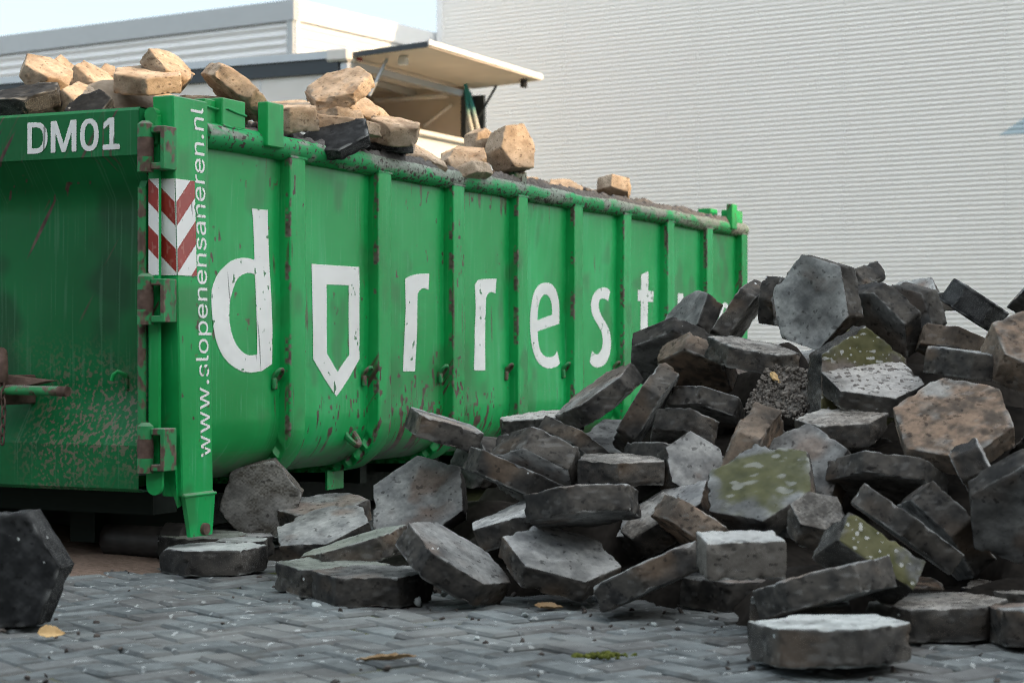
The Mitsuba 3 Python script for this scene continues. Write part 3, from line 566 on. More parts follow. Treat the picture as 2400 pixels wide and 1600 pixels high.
# ------------------------------------------------------------------ the container
CO = thing('skip_container', 'large green open-topped steel roll-off container heaped with paving stones', 'container')
NR, PITCH, S0 = 9, .7169, .658
prof = np.array([(.048, 1.62), (.048, .55), (.055, .49), (.075, .425), (.115, .37), (.175, .33), (.26, .305), (.40, .30), (.62, .30)])
oprof = np.array([(0, 1.583), (0, .50), (.006, .455), (.032, .395), (.085, .335), (.165, .29), (.29, .272), (.45, .268), (.62, .268)])
def resample(p, n):
    d = np.r_[0, np.cumsum(np.linalg.norm(np.diff(p, axis=0), axis=1))]
    t = np.r_[np.linspace(0, d[1], n//3, endpoint=False), np.linspace(d[1], d[-1], n-n//3)]
    from scipy.interpolate import PchipInterpolator
    return np.c_[PchipInterpolator(d, p[:, 0])(t), PchipInterpolator(d, p[:, 1])(t)], t
def dent(s, h):
    q = np.stack([s*1.9, h*1.7, s*0+2.0], -1)
    d = .034*(meshkit.fbm(q, 3, 5)-.5)+.018*np.abs(meshkit.noise(np.stack([s*2.3+h*1.5, h*1.1-s*1.2, s*0+6.0], -1))-.5)
    u = ((s-S0) % PITCH)/PITCH
    return d*np.sin(np.pi*np.clip(u, 0, 1))**.6*np.clip((1.55-h)/.25, 0, 1)*np.clip((h-.4)/.2, 0, 1)
def side_pos(s, w, h): return np.stack([s, w, h], -1)
pr, _ = resample(prof, 66)
bounds = [(-.04, S0-.118)]+[(S0+PITCH*k, S0+PITCH*(k+1)-.118) for k in range(NR-1)]
for k, (a, b) in enumerate(bounds):
    ss = np.linspace(a, b, 26)
    Sg, Tg = np.meshgrid(ss, np.arange(len(pr)), indexing='ij')
    w, h = pr[Tg, 0], pr[Tg, 1]
    part(CO, 'side_panel', grid(side_pos(Sg, w+dent(Sg, h), h)), 'green_paint', MC, True)
op, ot = resample(oprof, 66)
for k in range(NR):
    s1 = S0+PITCH*k; s0 = s1-.118; rk = np.random.default_rng(400+k)
    inner = pr.copy(); inner[:, 0] += .012
    wob = .006*(meshkit.fbm(np.c_[op[:, 1]*4, op[:, 0]*4, np.full(len(op), k*3.3)], 3)-.5)
    cols = []
    for f in np.linspace(0, 1, 7):
        q = inner*(1-f)+op*f
        pin = .010*np.sin(ot*2*np.pi/.062)*np.clip((ot-1.13)/.08, 0, 1)*np.sin(np.pi*min(f*1.05, 1))*np.clip((1.75-ot)/.1, 0, 1)
        cols.append(np.c_[np.full(len(op), s0)+pin*1.4+wob, q])
    e = .006
    cols[-1][:, 1] += e*.7
    cols.append(np.c_[np.full(len(op), s0+e)+wob, op]); cols.append(np.c_[np.full(len(op), (s0+s1)/2)+wob, op-[.002, 0]])
    cols.append(np.c_[np.full(len(op), s1-e)+wob, op]); q = op.copy(); q[:, 0] += e
    cols.append(np.c_[np.full(len(op), s1)+wob, q]); cols.append(np.c_[np.full(len(op), s1)+wob, inner])
    G = grid(np.stack(cols), True)
    capq = bx(s0-.004, s1+.004, -.004, .06, 1.578, 1.586)
    part(CO, 'rib', G, 'green_paint', MC, 35)
    part(CO, 'rib_cap', capq, 'rail_green', MC)
# hooks on the side, left of the ribs
def hook(s, w, h, sc=1.0, up=1):
    a = np.linspace(0, np.pi*1.15, 12)
    path = np.c_[s+.03*sc*(1-np.cos(a))*.6, w-.012*sc-.022*sc*np.sin(a), h+up*.022*sc*np.sin(a)-up*.012*np.linspace(0, 1, 12)**2]
    path = np.vstack([[s, w+.01, h-up*.03*sc], path])
    return tube(path, .008*sc, 8)
for k in range(NR-1):
    part(CO, 'rope_hook', cat([hook(S0-.118-.055+PITCH*k, .05, .715), bx(S0-.17+PITCH*k-.012, S0-.17+PITCH*k+.014, .035, .05, .655, .70, .004)]), 'hinge_green', MC, 40)
part(CO, 'rope_hook', hook(S0+PITCH-.118-.16, .085, .44, 1.7, -1), 'hinge_green', MC, 40)
# corner post
def post(h): 
    t = (1.731-h)/1.45
    return -.2565+.0605*t, -.0366+.0366*t
pts = []
for h, c in ((1.731, .006), (1.726, 0), (.285, 0), (.28, .004)):
    a, b = post(h)
    for w0, w1 in ((0, .087),):
        pts += [(a+.005+c, c, h), (a+c, .005+c, h), (b-.004-c, c, h), (b-c, .004+c, h), (a+c, w1-c, h), (b-c, w1-c, h)]
part(CO, 'corner_post', finer(hull(pts), .08), 'green_paint', MC, 30)
part(CO, 'foot', cat([hull([(-.195, -.010, .285), (-.002, -.010, .285), (-.195, .012, .30), (-.002, .012, .30), (-.15, -.004, .13), (-.012, -.004, .13), (-.15, .012, .13), (-.012, .012, .13)]), bx(-.203, .002, -.016, .0, .278, .288, .003)]), 'green_paint', MC)
part(CO, 'foot_pin', tube([(-.07, -.02, .155), (-.07, .012, .155)], .022, 14), 'rust', MC, 40)
part(CO, 'foot_web', hull([(-.215, .02, .40), (-.20, .085, .40), (-.20, .02, .24), (-.1, .085, .24), (-.02, .02, .28), (-.02, .085, .28)]), 'green_paint', MC)
# top rail
rs = np.linspace(-.03, 6.44, 260)
rp = np.c_[rs, .040+.004*(meshkit.fbm(np.c_[rs*3, rs*0, rs*0], 3)-.5), 1.613+.010*(meshkit.fbm(np.c_[rs*2, rs*0+5, rs*0], 3)-.5)]
part(CO, 'top_rail', tube(rp, np.where(rs > 6.40, .036, .0485), 20), 'rail_green', MC, 50)
part(CO, 'rail_block', cat([bx(.075, .235, .012, .10, 1.655, 1.762, .004), bx(.0, .075, .04, .09, 1.66, 1.752, .004)]), 'green_paint', MC)
part(CO, 'weld_seam', cat([tube([(.0, .034, 1.722), (.07, .030, 1.717), (.11, .008, 1.722), (.17, .009, 1.713), (.235, .008, 1.708)], .004, 6), tube([(.075, .008, 1.657), (.13, .006, 1.652), (.235, .008, 1.65)], .005, 6)]), 'rail_green', MC)
part(CO, 'rail_tab', bx(.33, .45, -.026, .02, 1.602, 1.775, .004), 'green_paint', MC)
part(CO, 'rail_stub', tube([(2.78, .05, 1.62), (2.78, .05, 1.705)], .05, 16), 'rail_green', MC, 40)
part(CO, 'rail_tab', bx(6.0, 6.10, -.022, .02, 1.60, 1.765, .004), 'green_paint', MC)
part(CO, 'rail_block', bx(6.1, 6.31, .01, .09, 1.65, 1.735, .004), 'green_paint', MC)
part(CO, 'rail_block', bx(6.0, 6.14, .13, .22, 1.63, 1.74, .004), 'green_paint', MC)
# far side, far end, floor
part(CO, 'far_wall', cat([bx(-.2, 6.39, 2.30, 2.35, .3, 1.60), bx(6.34, 6.39, .06, 2.30, .3, 1.60), bx(-.2, 6.34, .3, 2.30, .30, .34)]), 'green_paint', MC)
part(CO, 'far_rail', tube([(-.03, 2.36, 1.613), (6.44, 2.36, 1.613)], .0485, 16), 'rail_green', MC, 50)
for s in (.4, 4.5, 6.05): part(CO, 'rail_tab', bx(s, s+.12, 2.38, 2.43, 1.60, 1.80, .004), 'green_paint', MC)
part(CO, 'end_post', bx(6.33, 6.393, .003, .06, .55, 1.58), 'green_paint', MC)
# underframe and roller
part(CO, 'underframe', cat([bx(.1, 6.3, .62, .74, .06, .30), bx(.1, 6.3, 1.6, 1.72, .06, .30), bx(-.1, .05, .2, 2.2, .20, .29), bx(.45, .47, .5, 1.9, .01, .30), bx(.8, 6.2, 2.0, 2.04, .02, .30)]+[bx(s, s+.06, .30, 2.1, .2, .30) for s in np.arange(.9, 6.2, .72)]), 'dark_steel', MC)  # cross plate and long rear plate added to stop light showing through below
part(CO, 'frame_tab', bx(1.22, 1.36, .235, .245, .20, .285), 'green_paint', MC)
part(CO, 'axle_plate', bx(.17, .20, .21, .62, .12, .26), 'dark_steel', MC)
part(CO, 'roller', cat([tube([(.193, .33, .067), (.193, .62, .067)], .066, 26), tube([(.193, .24, .075), (.193, .33, .075)], .074, 26)]), 'roller_steel', MC, 40)
# letters on the side
LETTERS={"d":[[[0.3444,1.3629],[0.4554,1.3638],[0.464,1.1482],[0.4704,0.9973],[0.4769,0.7559],[0.4001,0.7295],[0.306,0.7233],[0.2548,0.7285],[0.2041,0.7443],[0.1591,0.7655],[0.1244,0.7898],[0.0949,0.8232],[0.0754,0.8564],[0.0608,0.9061],[0.0559,0.9612],[0.0559,1.0109],[0.0627,1.0387],[0.0754,1.0612],[0.0969,1.0885],[0.1244,1.1128],[0.1591,1.1336],[0.1941,1.1518],[0.2344,1.1625],[0.2752,1.1681],[0.3164,1.1682],[0.3601,1.1626],[0.359,1.2531],[0.3559,1.316]],[[0.3601,1.1069],[0.3319,1.1111],[0.306,1.1108],[0.2752,1.104],[0.2446,1.0916],[0.2243,1.0729],[0.2091,1.0483],[0.191,1.0141],[0.179,0.9801],[0.174,0.924],[0.181,0.8904],[0.1941,0.8624],[0.2122,0.8372],[0.2344,0.8174],[0.265,0.8004],[0.2957,0.7917],[0.3319,0.791],[0.3632,0.7943]]],"o":[[[0.7779,1.1639],[1.1726,1.1663],[1.1801,0.7716],[1.0945,0.6943],[0.9816,0.6155],[0.8785,0.694],[0.7882,0.7742]],[[0.8961,1.0834],[1.0871,1.0853],[1.0982,0.7889],[0.9924,0.7179],[0.8997,0.7952]]],"r":[[[1.5811,1.1291],[1.6255,1.142],[1.6828,1.1517],[1.749,1.1579],[1.8205,1.1603],[1.812,1.0854],[1.7741,1.0922],[1.7449,1.0894],[1.7199,1.079],[1.7034,1.0611],[1.6992,0.8863],[1.691,0.7117],[1.577,0.7131],[1.5851,0.8856],[1.5931,1.0008]]],"r2":[[[2.3007,1.1232],[2.3382,1.1471],[2.395,1.1531],[2.4669,1.1575],[2.5447,1.16],[2.5349,1.0857],[2.5008,1.0933],[2.4669,1.0903],[2.4428,1.0771],[2.4284,1.058],[2.4236,0.8906],[2.4141,0.7068],[2.296,0.7082],[2.3007,0.8899],[2.3101,1.0036]]],"e":[[[3.3336,0.945],[3.0499,0.9022],[3.0519,0.8614],[3.0643,0.8275],[3.0871,0.7976],[3.1163,0.7805],[3.1582,0.7691],[3.2005,0.7672],[3.2431,0.7713],[3.2752,0.7798],[3.2968,0.7996],[3.3249,0.736],[3.2968,0.7215],[3.2645,0.7149],[3.2175,0.7093],[3.1688,0.709],[3.1163,0.7173],[3.0643,0.734],[3.0231,0.7597],[2.9924,0.7937],[2.9659,0.8401],[2.9517,0.8948],[2.9456,0.9452],[2.9477,0.9957],[2.9619,1.0422],[2.9822,1.0806],[3.0128,1.1126],[3.054,1.1375],[3.0954,1.1514],[3.1477,1.159],[3.2005,1.1589],[3.2431,1.1515],[3.2817,1.1309],[3.3076,1.1012],[3.3249,1.0668],[3.3336,1.0278]],[[3.0437,0.959],[3.2473,0.9917],[3.2473,1.0219],[3.2388,1.052],[3.2217,1.0776],[3.2005,1.09],[3.1751,1.0963],[3.1477,1.0973],[3.1163,1.0888],[3.085,1.0702],[3.0622,1.0442],[3.0499,1.0142]]],"s":[[[4.0337,1.1376],[3.997,1.1523],[3.9484,1.1565],[3.8953,1.1523],[3.8523,1.142],[3.8096,1.1254],[3.7813,1.1038],[3.7602,1.0789],[3.7508,1.0533],[3.7555,1.0245],[3.7695,0.9994],[3.8049,0.9726],[3.8523,0.9459],[3.8881,0.9233],[3.9122,0.9006],[3.9266,0.8732],[3.929,0.8456],[3.9194,0.8181],[3.9001,0.7998],[3.8714,0.7834],[3.8404,0.7772],[3.8001,0.7855],[3.7695,0.8001],[3.7274,0.7371],[3.7625,0.7196],[3.8049,0.7092],[3.8595,0.7059],[3.9122,0.7127],[3.9605,0.7278],[3.997,0.7534],[4.0239,0.7828],[4.0386,0.818],[4.0411,0.8551],[4.0337,0.8921],[4.0141,0.9216],[3.9848,0.9472],[3.9435,0.9744],[3.9001,1.0013],[3.8762,1.0238],[3.8642,1.0464],[3.8642,1.0674],[3.8762,1.0832],[3.9049,1.093],[3.9363,1.0937],[3.9678,1.0898],[4.0019,1.0795]]],"t":[[[4.5172,1.2466],[4.6391,1.2715],[4.6427,1.1567],[4.7285,1.1544],[4.7248,1.0902],[4.6464,1.0905],[4.6464,0.9586],[4.6609,0.8742],[4.6882,0.8482],[4.7432,0.8417],[4.7432,0.7893],[4.6609,0.7896],[4.5528,0.8158],[4.5119,0.8736],[4.5083,0.9411],[4.5172,1.0923],[4.4589,1.091],[4.4589,1.1563],[4.5172,1.1566]]],"i":[[[5.1422,1.153],[5.251,1.153],[5.251,0.7945],[5.1324,0.7948]]],"n":[[[6.1806,0.9818],[6.1759,0.9468],[6.1622,0.9142],[6.1404,0.8861],[6.1122,0.8647],[6.0795,0.8512],[6.0445,0.8466],[6.0097,0.8511],[5.9775,0.8643],[5.9499,0.8854],[5.9288,0.9128],[5.9156,0.9446],[5.9111,0.9789],[5.9156,1.0132],[5.9288,1.0454],[5.9499,1.0733],[5.9775,1.0949],[6.0097,1.1089],[6.0445,1.1141],[6.0795,1.1103],[6.1122,1.0975],[6.1404,1.0766],[6.1622,1.0491],[6.1759,1.0167]],[[6.1077,0.981],[6.1055,0.9547],[6.0992,0.9301],[6.0891,0.909],[6.076,0.8928],[6.0608,0.8826],[6.0445,0.8791],[6.0283,0.8825],[6.0131,0.8925],[6.0002,0.9085],[5.9903,0.9293],[5.9841,0.9536],[5.9819,0.9797],[5.9841,1.0058],[5.9903,1.0302],[6.0002,1.0512],[6.0131,1.0675],[6.0283,1.0778],[6.0445,1.0816],[6.0608,1.0784],[6.076,1.0686],[6.0891,1.0526],[6.0992,1.0318],[6.1055,1.0073]]]}

for nm, rings in LETTERS.items():
    poly = Polygon(rings[0], rings[1:]).buffer(.004).buffer(-.004)
    m = finer(extrude(poly, .0016), .05)
    def onside(v):
        s, h = v[:, 0], v[:, 1]
        return np.c_[s, .048+dent(s, h)-.0008-v[:, 2], h]
    part(CO, 'letter', mapped(m, onside), 'white_paint', MC)
def fit(text, L, Hh, bold=False, ref='l'):
    m = meshkit.text_mesh(text, .1, .0012, bold); b = m.bounds
    v = np.asarray(m.vertices).copy(); v[:, 0] = (v[:, 0]-b[0, 0])/(b[1, 0]-b[0, 0])*L
    hh = meshkit.text_mesh(ref, .1, .001, bold).bounds; v[:, 1] = v[:, 1]/hh[1, 1]*Hh
    return trimesh.Trimesh(v, m.faces, process=False)
url = fit('www.slopenensaneren.nl', 1.284, .079)
def onpost(v):
    h = .418+v[:, 0]; base = -.021-.048*(v[:, 0]/1.284)
    return np.c_[base-v[:, 1], -.0006-v[:, 2], h]
part(CO, 'web_address', mapped(finer(url, .06), onpost), 'white_paint', MC, label='white web address running up the corner post')
# ---- door at the near end
SO, SR = -.30, -.195
dp = [(SR+.03, 1.69), (SO+.012, 1.69), (SO, 1.678), (SO, 1.517), (SO+.01, 1.507), (SR, 1.37), (SR, .63), (SO+.008, .478), (SO, .468), (SO, .312), (SO+.012, .30), (SR+.03, .30)]
wl, wr = 2.35, .118
ws = np.linspace(wr, wl, 60)
def densify(p, L=.05):
    out = [p[0]]
    for a, b in zip(p[:-1], p[1:]):
        n = max(1, int(math.hypot(b[0]-a[0], b[1]-a[1])/L))
        out += [(a[0]+(b[0]-a[0])*i/n, a[1]+(b[1]-a[1])*i/n) for i in range(1, n+1)]
    return np.array(out)
dq = densify(dp)
D = np.zeros((len(dq), len(ws), 3)); D[..., 0] = dq[:, None, 0]; D[..., 1] = ws[None]; D[..., 2] = dq[:, None, 1]
D[..., 0] += .014*(meshkit.fbm(np.stack([D[..., 1]*2.4, D[..., 2]*2.2, D[..., 1]*0], -1), 3)-.5)*np.clip((D[..., 0]-(SO-.02))*20, .25, 1)
DOOR = part(CO, 'door', grid(D, True), 'shaded_door_green', MC, 35)
part(DOOR, 'end_plate', hull([(SO+.004, wr, 1.685), (SO+.004, wr, 1.515), (SR+.03, wr, 1.685), (SR+.03, wr, 1.37), (SO+.004, wr+.006, 1.685), (SO+.004, wr+.006, 1.515), (SR+.03, wr+.006, 1.685), (SR+.03, wr+.006, 1.37)]), 'shaded_door_green', MC)
part(DOOR, 'end_plate', bx(SR-.01, SR+.03, wr-.004, wr, .30, 1.69), 'shaded_door_green', MC)
fl = [(SR, .40), (SR-.075, .44), (SR-.085, .47), (SR-.085, 1.40), (SR-.07, 1.425), (SR, 1.43)]
part(DOOR, 'edge_flange', mapped(extrude(Polygon(fl), .03), lambda v: np.c_[v[:, 0], .104+v[:, 2], v[:, 1]]), 'shaded_door_green', MC)
part(DOOR, 'edge_flange', tube([(SR-.083, .119, .47), (SR-.083, .119, 1.40)], .016, 12), 'hinge_green', MC, 40)
part(DOOR, 'hinge_bar', bx(-.272, -.255, .049, .098, .36, 1.62, .004), 'green_paint', MC)
part(DOOR, 'hinge_bar', cat([bx(-.285, -.25, .05, .105, 1.55, 1.662, .006), tube([(-.285, .078, 1.66), (-.25, .078, 1.66)], .027, 14)]), 'green_paint', MC)
part(DOOR, 'hinge_lug', hull([(-.28, .03+.035+.034*math.cos(a), .325+.034*math.sin(a)-.0) for a in np.linspace(np.pi, 2*np.pi, 12)]+[(-.266, .065+.034*math.cos(a), .325+.034*math.sin(a)) for a in np.linspace(np.pi, 2*np.pi, 12)]+[(-.28, .031, .40), (-.28, .099, .40), (-.266, .031, .40), (-.266, .099, .40)]), 'green_paint', MC)
def dm(v): return np.c_[SO-.0010-v[:, 2], .620-v[:, 0], 1.543+v[:, 1]]
part(DOOR, 'number', mapped(fit('DM01', .42, .113, True, 'M'), dm), 'white_paint', MC, label='white number DM01 on the top beam of the door')
for hz in ((1.455, 1.622), (.908, 1.076), (.376, 1.541-1.0)):
    lo, hi = hz; H = hi-lo
    hk = child(CO, 'hinge')
    put(hk, cat([bx(-.322, -.238, -.002, .05, hi-.032, hi-.008, .003), bx(-.322, -.238, -.002, .05, lo+.004, lo+.028, .003), bx(-.322, -.240, -.006, .010, lo+.004, hi-.008, .003), bx(-.262, -.25, .01, .05, lo+.028, hi-.032)]), 'hinge_green', MC)
    put(child(hk, 'knuckle'), tube([(-.312, .079, lo-.004), (-.312, .079, lo+H*.30)], .030, 18), 'hinge_green', MC, 40)
    put(child(hk, 'knuckle'), tube([(-.312, .079, lo+H*.72), (-.312, .079, hi), (-.312, .079, hi+.012)], np.array([.030, .029, .015]), 18), 'hinge_green', MC, 40)
    put(hk+'__pin', tube([(-.312, .079, lo+H*.30), (-.312, .079, lo+H*.5), (-.312, .079, lo+H*.72)], np.array([.0285, .030, .0285]), 18), 'rust', MC, 40)
# chevron plate: the corner edge is the tip of each V
def chev(lo_a, hi_a, side, nm):
    plate = sbox(lo_a, 1.083, hi_a, 1.43)
    def fn(v):
        h = v[:, 1]; c = -.2565+.0605*(1.731-h)/1.45
        if side == 'long': return np.c_[c+v[:, 0], -.0015-v[:, 2], h]
        if side == 'end': return np.c_[c-.0015-v[:, 2], v[:, 0], h]
        return np.c_[np.full(len(v), -.2725)-v[:, 2], v[:, 0], h]
    k = part(CO, 'chevron_plate', mapped(finer(extrude(plate, .0016), .08), fn), 'white_paint', MC, label='red and white chevron warning plate')
    for j in range(-1, 5):
        a0 = 1.345-.169*j; sl = .109/.118
        band = Polygon([(-.2, a0+sl*-.2), (.3, a0+sl*.3), (.3, a0-.0845+sl*.3), (-.2, a0-.0845+sl*-.2)]).intersection(plate.buffer(-.0006))
        if not band.is_empty and band.area > 1e-5:
            q = mapped(extrude(band, .0010), lambda v: fn(v+[0, 0, .0017]))
            put(child(k, 'red_stripe'), q, 'red_film', MC)
chev(.0005, .1185, 'long', 'a'); chev(.0005, .084, 'end', 'b'); chev(.0500, .094, 'bar', 'c')
# locking bar, chain, hook on the door
part(DOOR, 'locking_bar', tube([(-.40, .357, .664), (-.40, .36, .664), (-.40, .72, .668), (-.40, 1.9, .67)], np.array([.014, .018, .018, .018]), 16), 'hinge_green', MC, 40)
part(DOOR, 'bar_end', tube([(-.40, .356, .664), (-.40, .395, .664)], .0188, 16), 'rust', MC, 40)
part(DOOR, 'bar_strap', cat([hull([(-.36, .48, .70), (-.36, .85, .735), (-.30, .48, .70), (-.30, .85, .735), (-.38, .62, .672), (-.38, .9, .69), (-.30, .62, .672), (-.30, .9, .69)]), bx(-.42, -.20, .66, .69, .61, .72, .006), tube([(-.36, .72, .78), (-.40, .66, .80), (-.42, .64, .76), (-.41, .65, .70)], .024, 10)]), 'rust', MC, 40)
for j in range(9):
    a = np.linspace(0, 2*np.pi, 15)[:-1]; rr = np.array([np.cos(a)*.010, np.sin(a)*.021])
    z0 = .75-.033*j; tw = (j % 2)*1.35+.2
    path = np.c_[-.415+rr[0]*math.sin(tw), .638+rr[0]*math.cos(tw)+.003*math.sin(j), z0+rr[1]]
    path = np.vstack([path, path[:1]])
    part(DOOR, 'chain_link', tube(path, .0036, 7, False), 'rust', MC, True)
part(DOOR, 'rope_hook', tube([(SR+.01, .245, .70), (SR-.02, .247, .725), (SR-.035, .262, .735), (SR-.042, .277, .722), (SR-.045, .282, .70)], .008, 8), 'green_paint', MC, 40)
part(DOOR, 'rope_hook', bx(SR-.012, SR+.005, .238, .25, .665, .72, .003), 'shaded_door_green', MC)

# grit lying on the rim and the load under the stones
ss = np.linspace(.02, 6.36, 760); ww = np.linspace(.003, .40, 44)
Sg, Wg = np.meshgrid(ss, ww, indexing='ij')
n1 = meshkit.fbm(np.stack([Sg*5, Wg*5, Sg*0], -1), 4); n2 = meshkit.fbm(np.stack([Sg*38, Wg*38, Sg*0+3], -1), 4)
on = np.clip((Sg-.42)/.25, 0, 1)
Hh = np.sqrt(np.maximum(.0485**2-(Wg-.040)**2, 0))+1.613
Hh = np.where(Wg > .07, 1.651, np.maximum(Hh, 1.618))
Hh = Hh-.006+on*(.010+.050*np.clip(n1-.40, -.12, 1)+.045*(n2-.42))*np.clip((Wg-.002)/.02, 0, 1)+.075*np.clip((Wg-.06)/.3, 0, 1)*(.4+n1)-(1-on)*.02
scene['grit_dust'] = principled(proc(lambda p, n, uv: mix((.045, .042, .040), (.19, .18, .175), fbm(p.x*95, p.y*95, p.z*95, 4))), .95, .1)
put('grit', grid(np.stack([Sg, Wg, Hh], -1)), 'grit_dust', MC, True)
labels['grit'] = {'label': 'grey grit spilled along the rim of the container', 'category': 'grit', 'kind': 'stuff'}
ss = np.linspace(-.16, 6.33, 230); ww = np.linspace(.36, 2.28, 70)
Sg, Wg = np.meshgrid(ss, ww, indexing='ij')
n1 = meshkit.fbm(np.stack([Sg*3, Wg*3, Sg*0+9], -1), 4)
Hh = 1.62+.035*np.clip((Sg+.16)/.3, 0, 1)+.10*n1*np.clip((Sg+.16)/.3, 0, 1)*np.clip((Wg-.3)/.3, 0, 1)*np.clip((4.6-Sg)/.5, .0, 1)+.15*np.exp(-((Sg-.35)/1.15)**2)*np.clip((Wg-.36)/.25, 0, 1)*np.clip((Sg+.16)/.35, 0, 1)+.06*np.exp(-((Sg-2.6)/1.5)**2)*np.clip((Wg-.36)/.25, 0, 1)
scene['sandy_soil'] = principled(proc(lambda p, n, uv: mix((.17, .135, .10), (.34, .28, .22), fbm(p.x*50, p.y*50, p.z*50, 4))), .95, .1)
put('sandy_load', grid(np.stack([Sg, Wg, Hh], -1)), 'sandy_soil', MC, True)
labels['sandy_load'] = {'label': 'sandy rubble filling the container between the loaded stones', 'category': 'sand', 'kind': 'stuff'}
r = np.random.default_rng(21)
pp = [(s_, w_, 1.70+.1*w_) for s_, w_ in zip(r.uniform(.3, 4.2, 260), r.uniform(.2, .6, 260))]+[(s, w, 1.655+.05*w) for s, w in zip(r.uniform(.5, 6.2, 700), r.uniform(.02, .20, 700))]
pb = cat([pebbles(pp[:260], .008, .03, 7, .8), pebbles(pp[260:], .003, .010, 5, .8)])
put('rim_crumbs', pb, 'grit_dust', MC, True)
labels['rim_crumbs'] = {'label': 'loose crumbs lying in the grit along the container rim', 'category': 'crumbs', 'kind': 'stuff'}
# loose gravel on the grit-covered paver of the pile
row = next(t for t in TILES if t[0] == 'T31b'); A = rodrigues(row[3:6]); o = np.array(row[6:9])
scene['gravel_mix'] = principled(proc(lambda p, n, uv: mix((.05, .045, .04), (.26, .235, .21), noise(p.x*70, p.y*70, p.z*70))), .9, .2)
pp = []
for _ in range(900):
    q = r.uniform(-1, 1, 2)*row[9]*.95
    pp.append(o+A@np.array([q[0], q[1], row[10]/2+.002+.012*r.random()]))
put('gravel', cat([pebbles(pp[:800], .0015, .006, 6, .8), pebbles(pp[800:], .006, .013, 8, .8)]), 'gravel_mix', None, False)
labels['gravel'] = {'label': 'loose gravel lying on a paver in the middle of the pile', 'category': 'gravel', 'kind': 'stuff'}
k = thing('stone_chip', 'orange-tan stone chip lying in the gravel on the pile', 'chip')
put(k, pebbles([o+A@np.array([.06, -.05, row[10]/2+.02])], .020, .022, 8, .6), 'leaf_yellow', None, False)

# ------------------------------------------------------------------ buildings behind
def cladcol(p, n, uv):
    return mix((.66, .67, .675), (.72, .73, .73), fbm(p.x*.6, p.y*.6, p.z*.6, 3))
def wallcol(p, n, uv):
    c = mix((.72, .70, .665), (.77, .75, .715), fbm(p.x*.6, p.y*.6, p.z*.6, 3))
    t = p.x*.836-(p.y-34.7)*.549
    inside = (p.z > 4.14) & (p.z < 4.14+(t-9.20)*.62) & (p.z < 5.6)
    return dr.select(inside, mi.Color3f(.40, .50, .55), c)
scene['cladding'] = principled(proc(cladcol), .5, .4)
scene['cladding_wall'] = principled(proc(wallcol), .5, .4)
scene['trim_white'] = principled((.74, .74, .74), .5, .4)
scene['trim_grey'] = principled((.40, .43, .45), .5, .4)
scene['plain_wall'] = principled((.5, .51, .52), .8, .3)
def corrugated(parent, o, d, t0, t1, z0, z1, pitch, amp, sheet, mat):
    """sheets of horizontally corrugated cladding, one part each; n: outward"""
    n = np.array([d[1], -d[0]])
    if n[1] > 0: n = -n
    zz = np.arange(z0, z1, pitch/8)
    a = amp*np.sin(2*np.pi*zz/pitch)
    t = t0
    while t < t1-.05:
        e = min(t+sheet, t1)
        P = np.zeros((2, len(zz), 3))
        for i, q in enumerate((t+.0012, e-.0012)):
            P[i, :, 0] = o[0]+d[0]*q+n[0]*a; P[i, :, 1] = o[1]+d[1]*q+n[1]*a; P[i, :, 2] = zz
        part(parent, 'cladding_sheet', grid(P), mat, None, True)
        t = e
def slab(o, d, t0, t1, q0, q1, z0, z1):
    """box given along d (t) and along the outward normal (q)"""
    n = np.array([d[1], -d[0]])
    if n[1] > 0: n = -n
    b = bx(t0, t1, q0, q1, z0, z1)
    M = np.eye(4); M[:2, 0] = d; M[:2, 1] = n; M[:2, 3] = o
    b.apply_transform(M)
    if np.linalg.det(M[:3, :3]) < 0: b.invert()
    return b
W0, WDIR = np.array([0, 34.7]), np.array([.836, -.549])
B1 = thing('white_warehouse', 'big white warehouse wall of horizontal corrugated cladding on the right', 'building')
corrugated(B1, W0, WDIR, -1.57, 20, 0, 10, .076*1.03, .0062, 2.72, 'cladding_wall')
part(B1, 'wall', slab(W0, WDIR, -1.55, 20, -12, -.03, 0, 10), 'plain_wall')
part(B1, 'corner_trim', slab(W0, WDIR, -1.68, -1.56, -.05, .05, 0, 10), 'trim_white')
part(B1, 'downpipe', slab(W0, WDIR, -1.86, -1.69, -.35, -.2, 0, 10), 'trim_grey')
part(B1, 'base', slab(W0, WDIR, -1.56, 20, 0, .06, 0, .4), 'trim_grey')
c2 = np.array([-3.75, 32.3])
B2 = thing('grey_warehouse', 'lower corrugated warehouse behind the container on the left, one end in sun', 'building')
LD, RD = np.array([-.845, .535]), np.array([.549, .836])
corrugated(B2, c2, LD, .12, 16, 0, 6.42, .15, .024, 4.0, 'cladding')
corrugated(B2, c2, RD, .12, 4.25, 0, 6.42, .15, .018, 2.1, 'cladding')
body = Polygon([tuple(c2+LD*.06+RD*.08), tuple(c2+RD*4.3+LD*.06), tuple(c2+RD*4.3+LD*16), tuple(c2+LD*16+RD*.08)])
part(B2, 'wall', extrude(body, 6.5), 'plain_wall')
part(B2, 'coping', cat([slab(c2, LD, -.04, 16, -.2, .06, 6.42, 6.77)]), 'trim_grey')
part(B2, 'coping', cat([slab(c2, RD, .06, 4.28, -.2, .06, 6.42, 6.77)]), 'trim_white')
part(B2, 'corner_trim', cat([slab(c2, LD, 0, .13, -.02, .04, 0, 6.42)]), 'trim_grey')
part(B2, 'corner_trim', cat([slab(c2, RD, 0.02, .12, -.02, .04, 0, 6.42)]), 'trim_white')

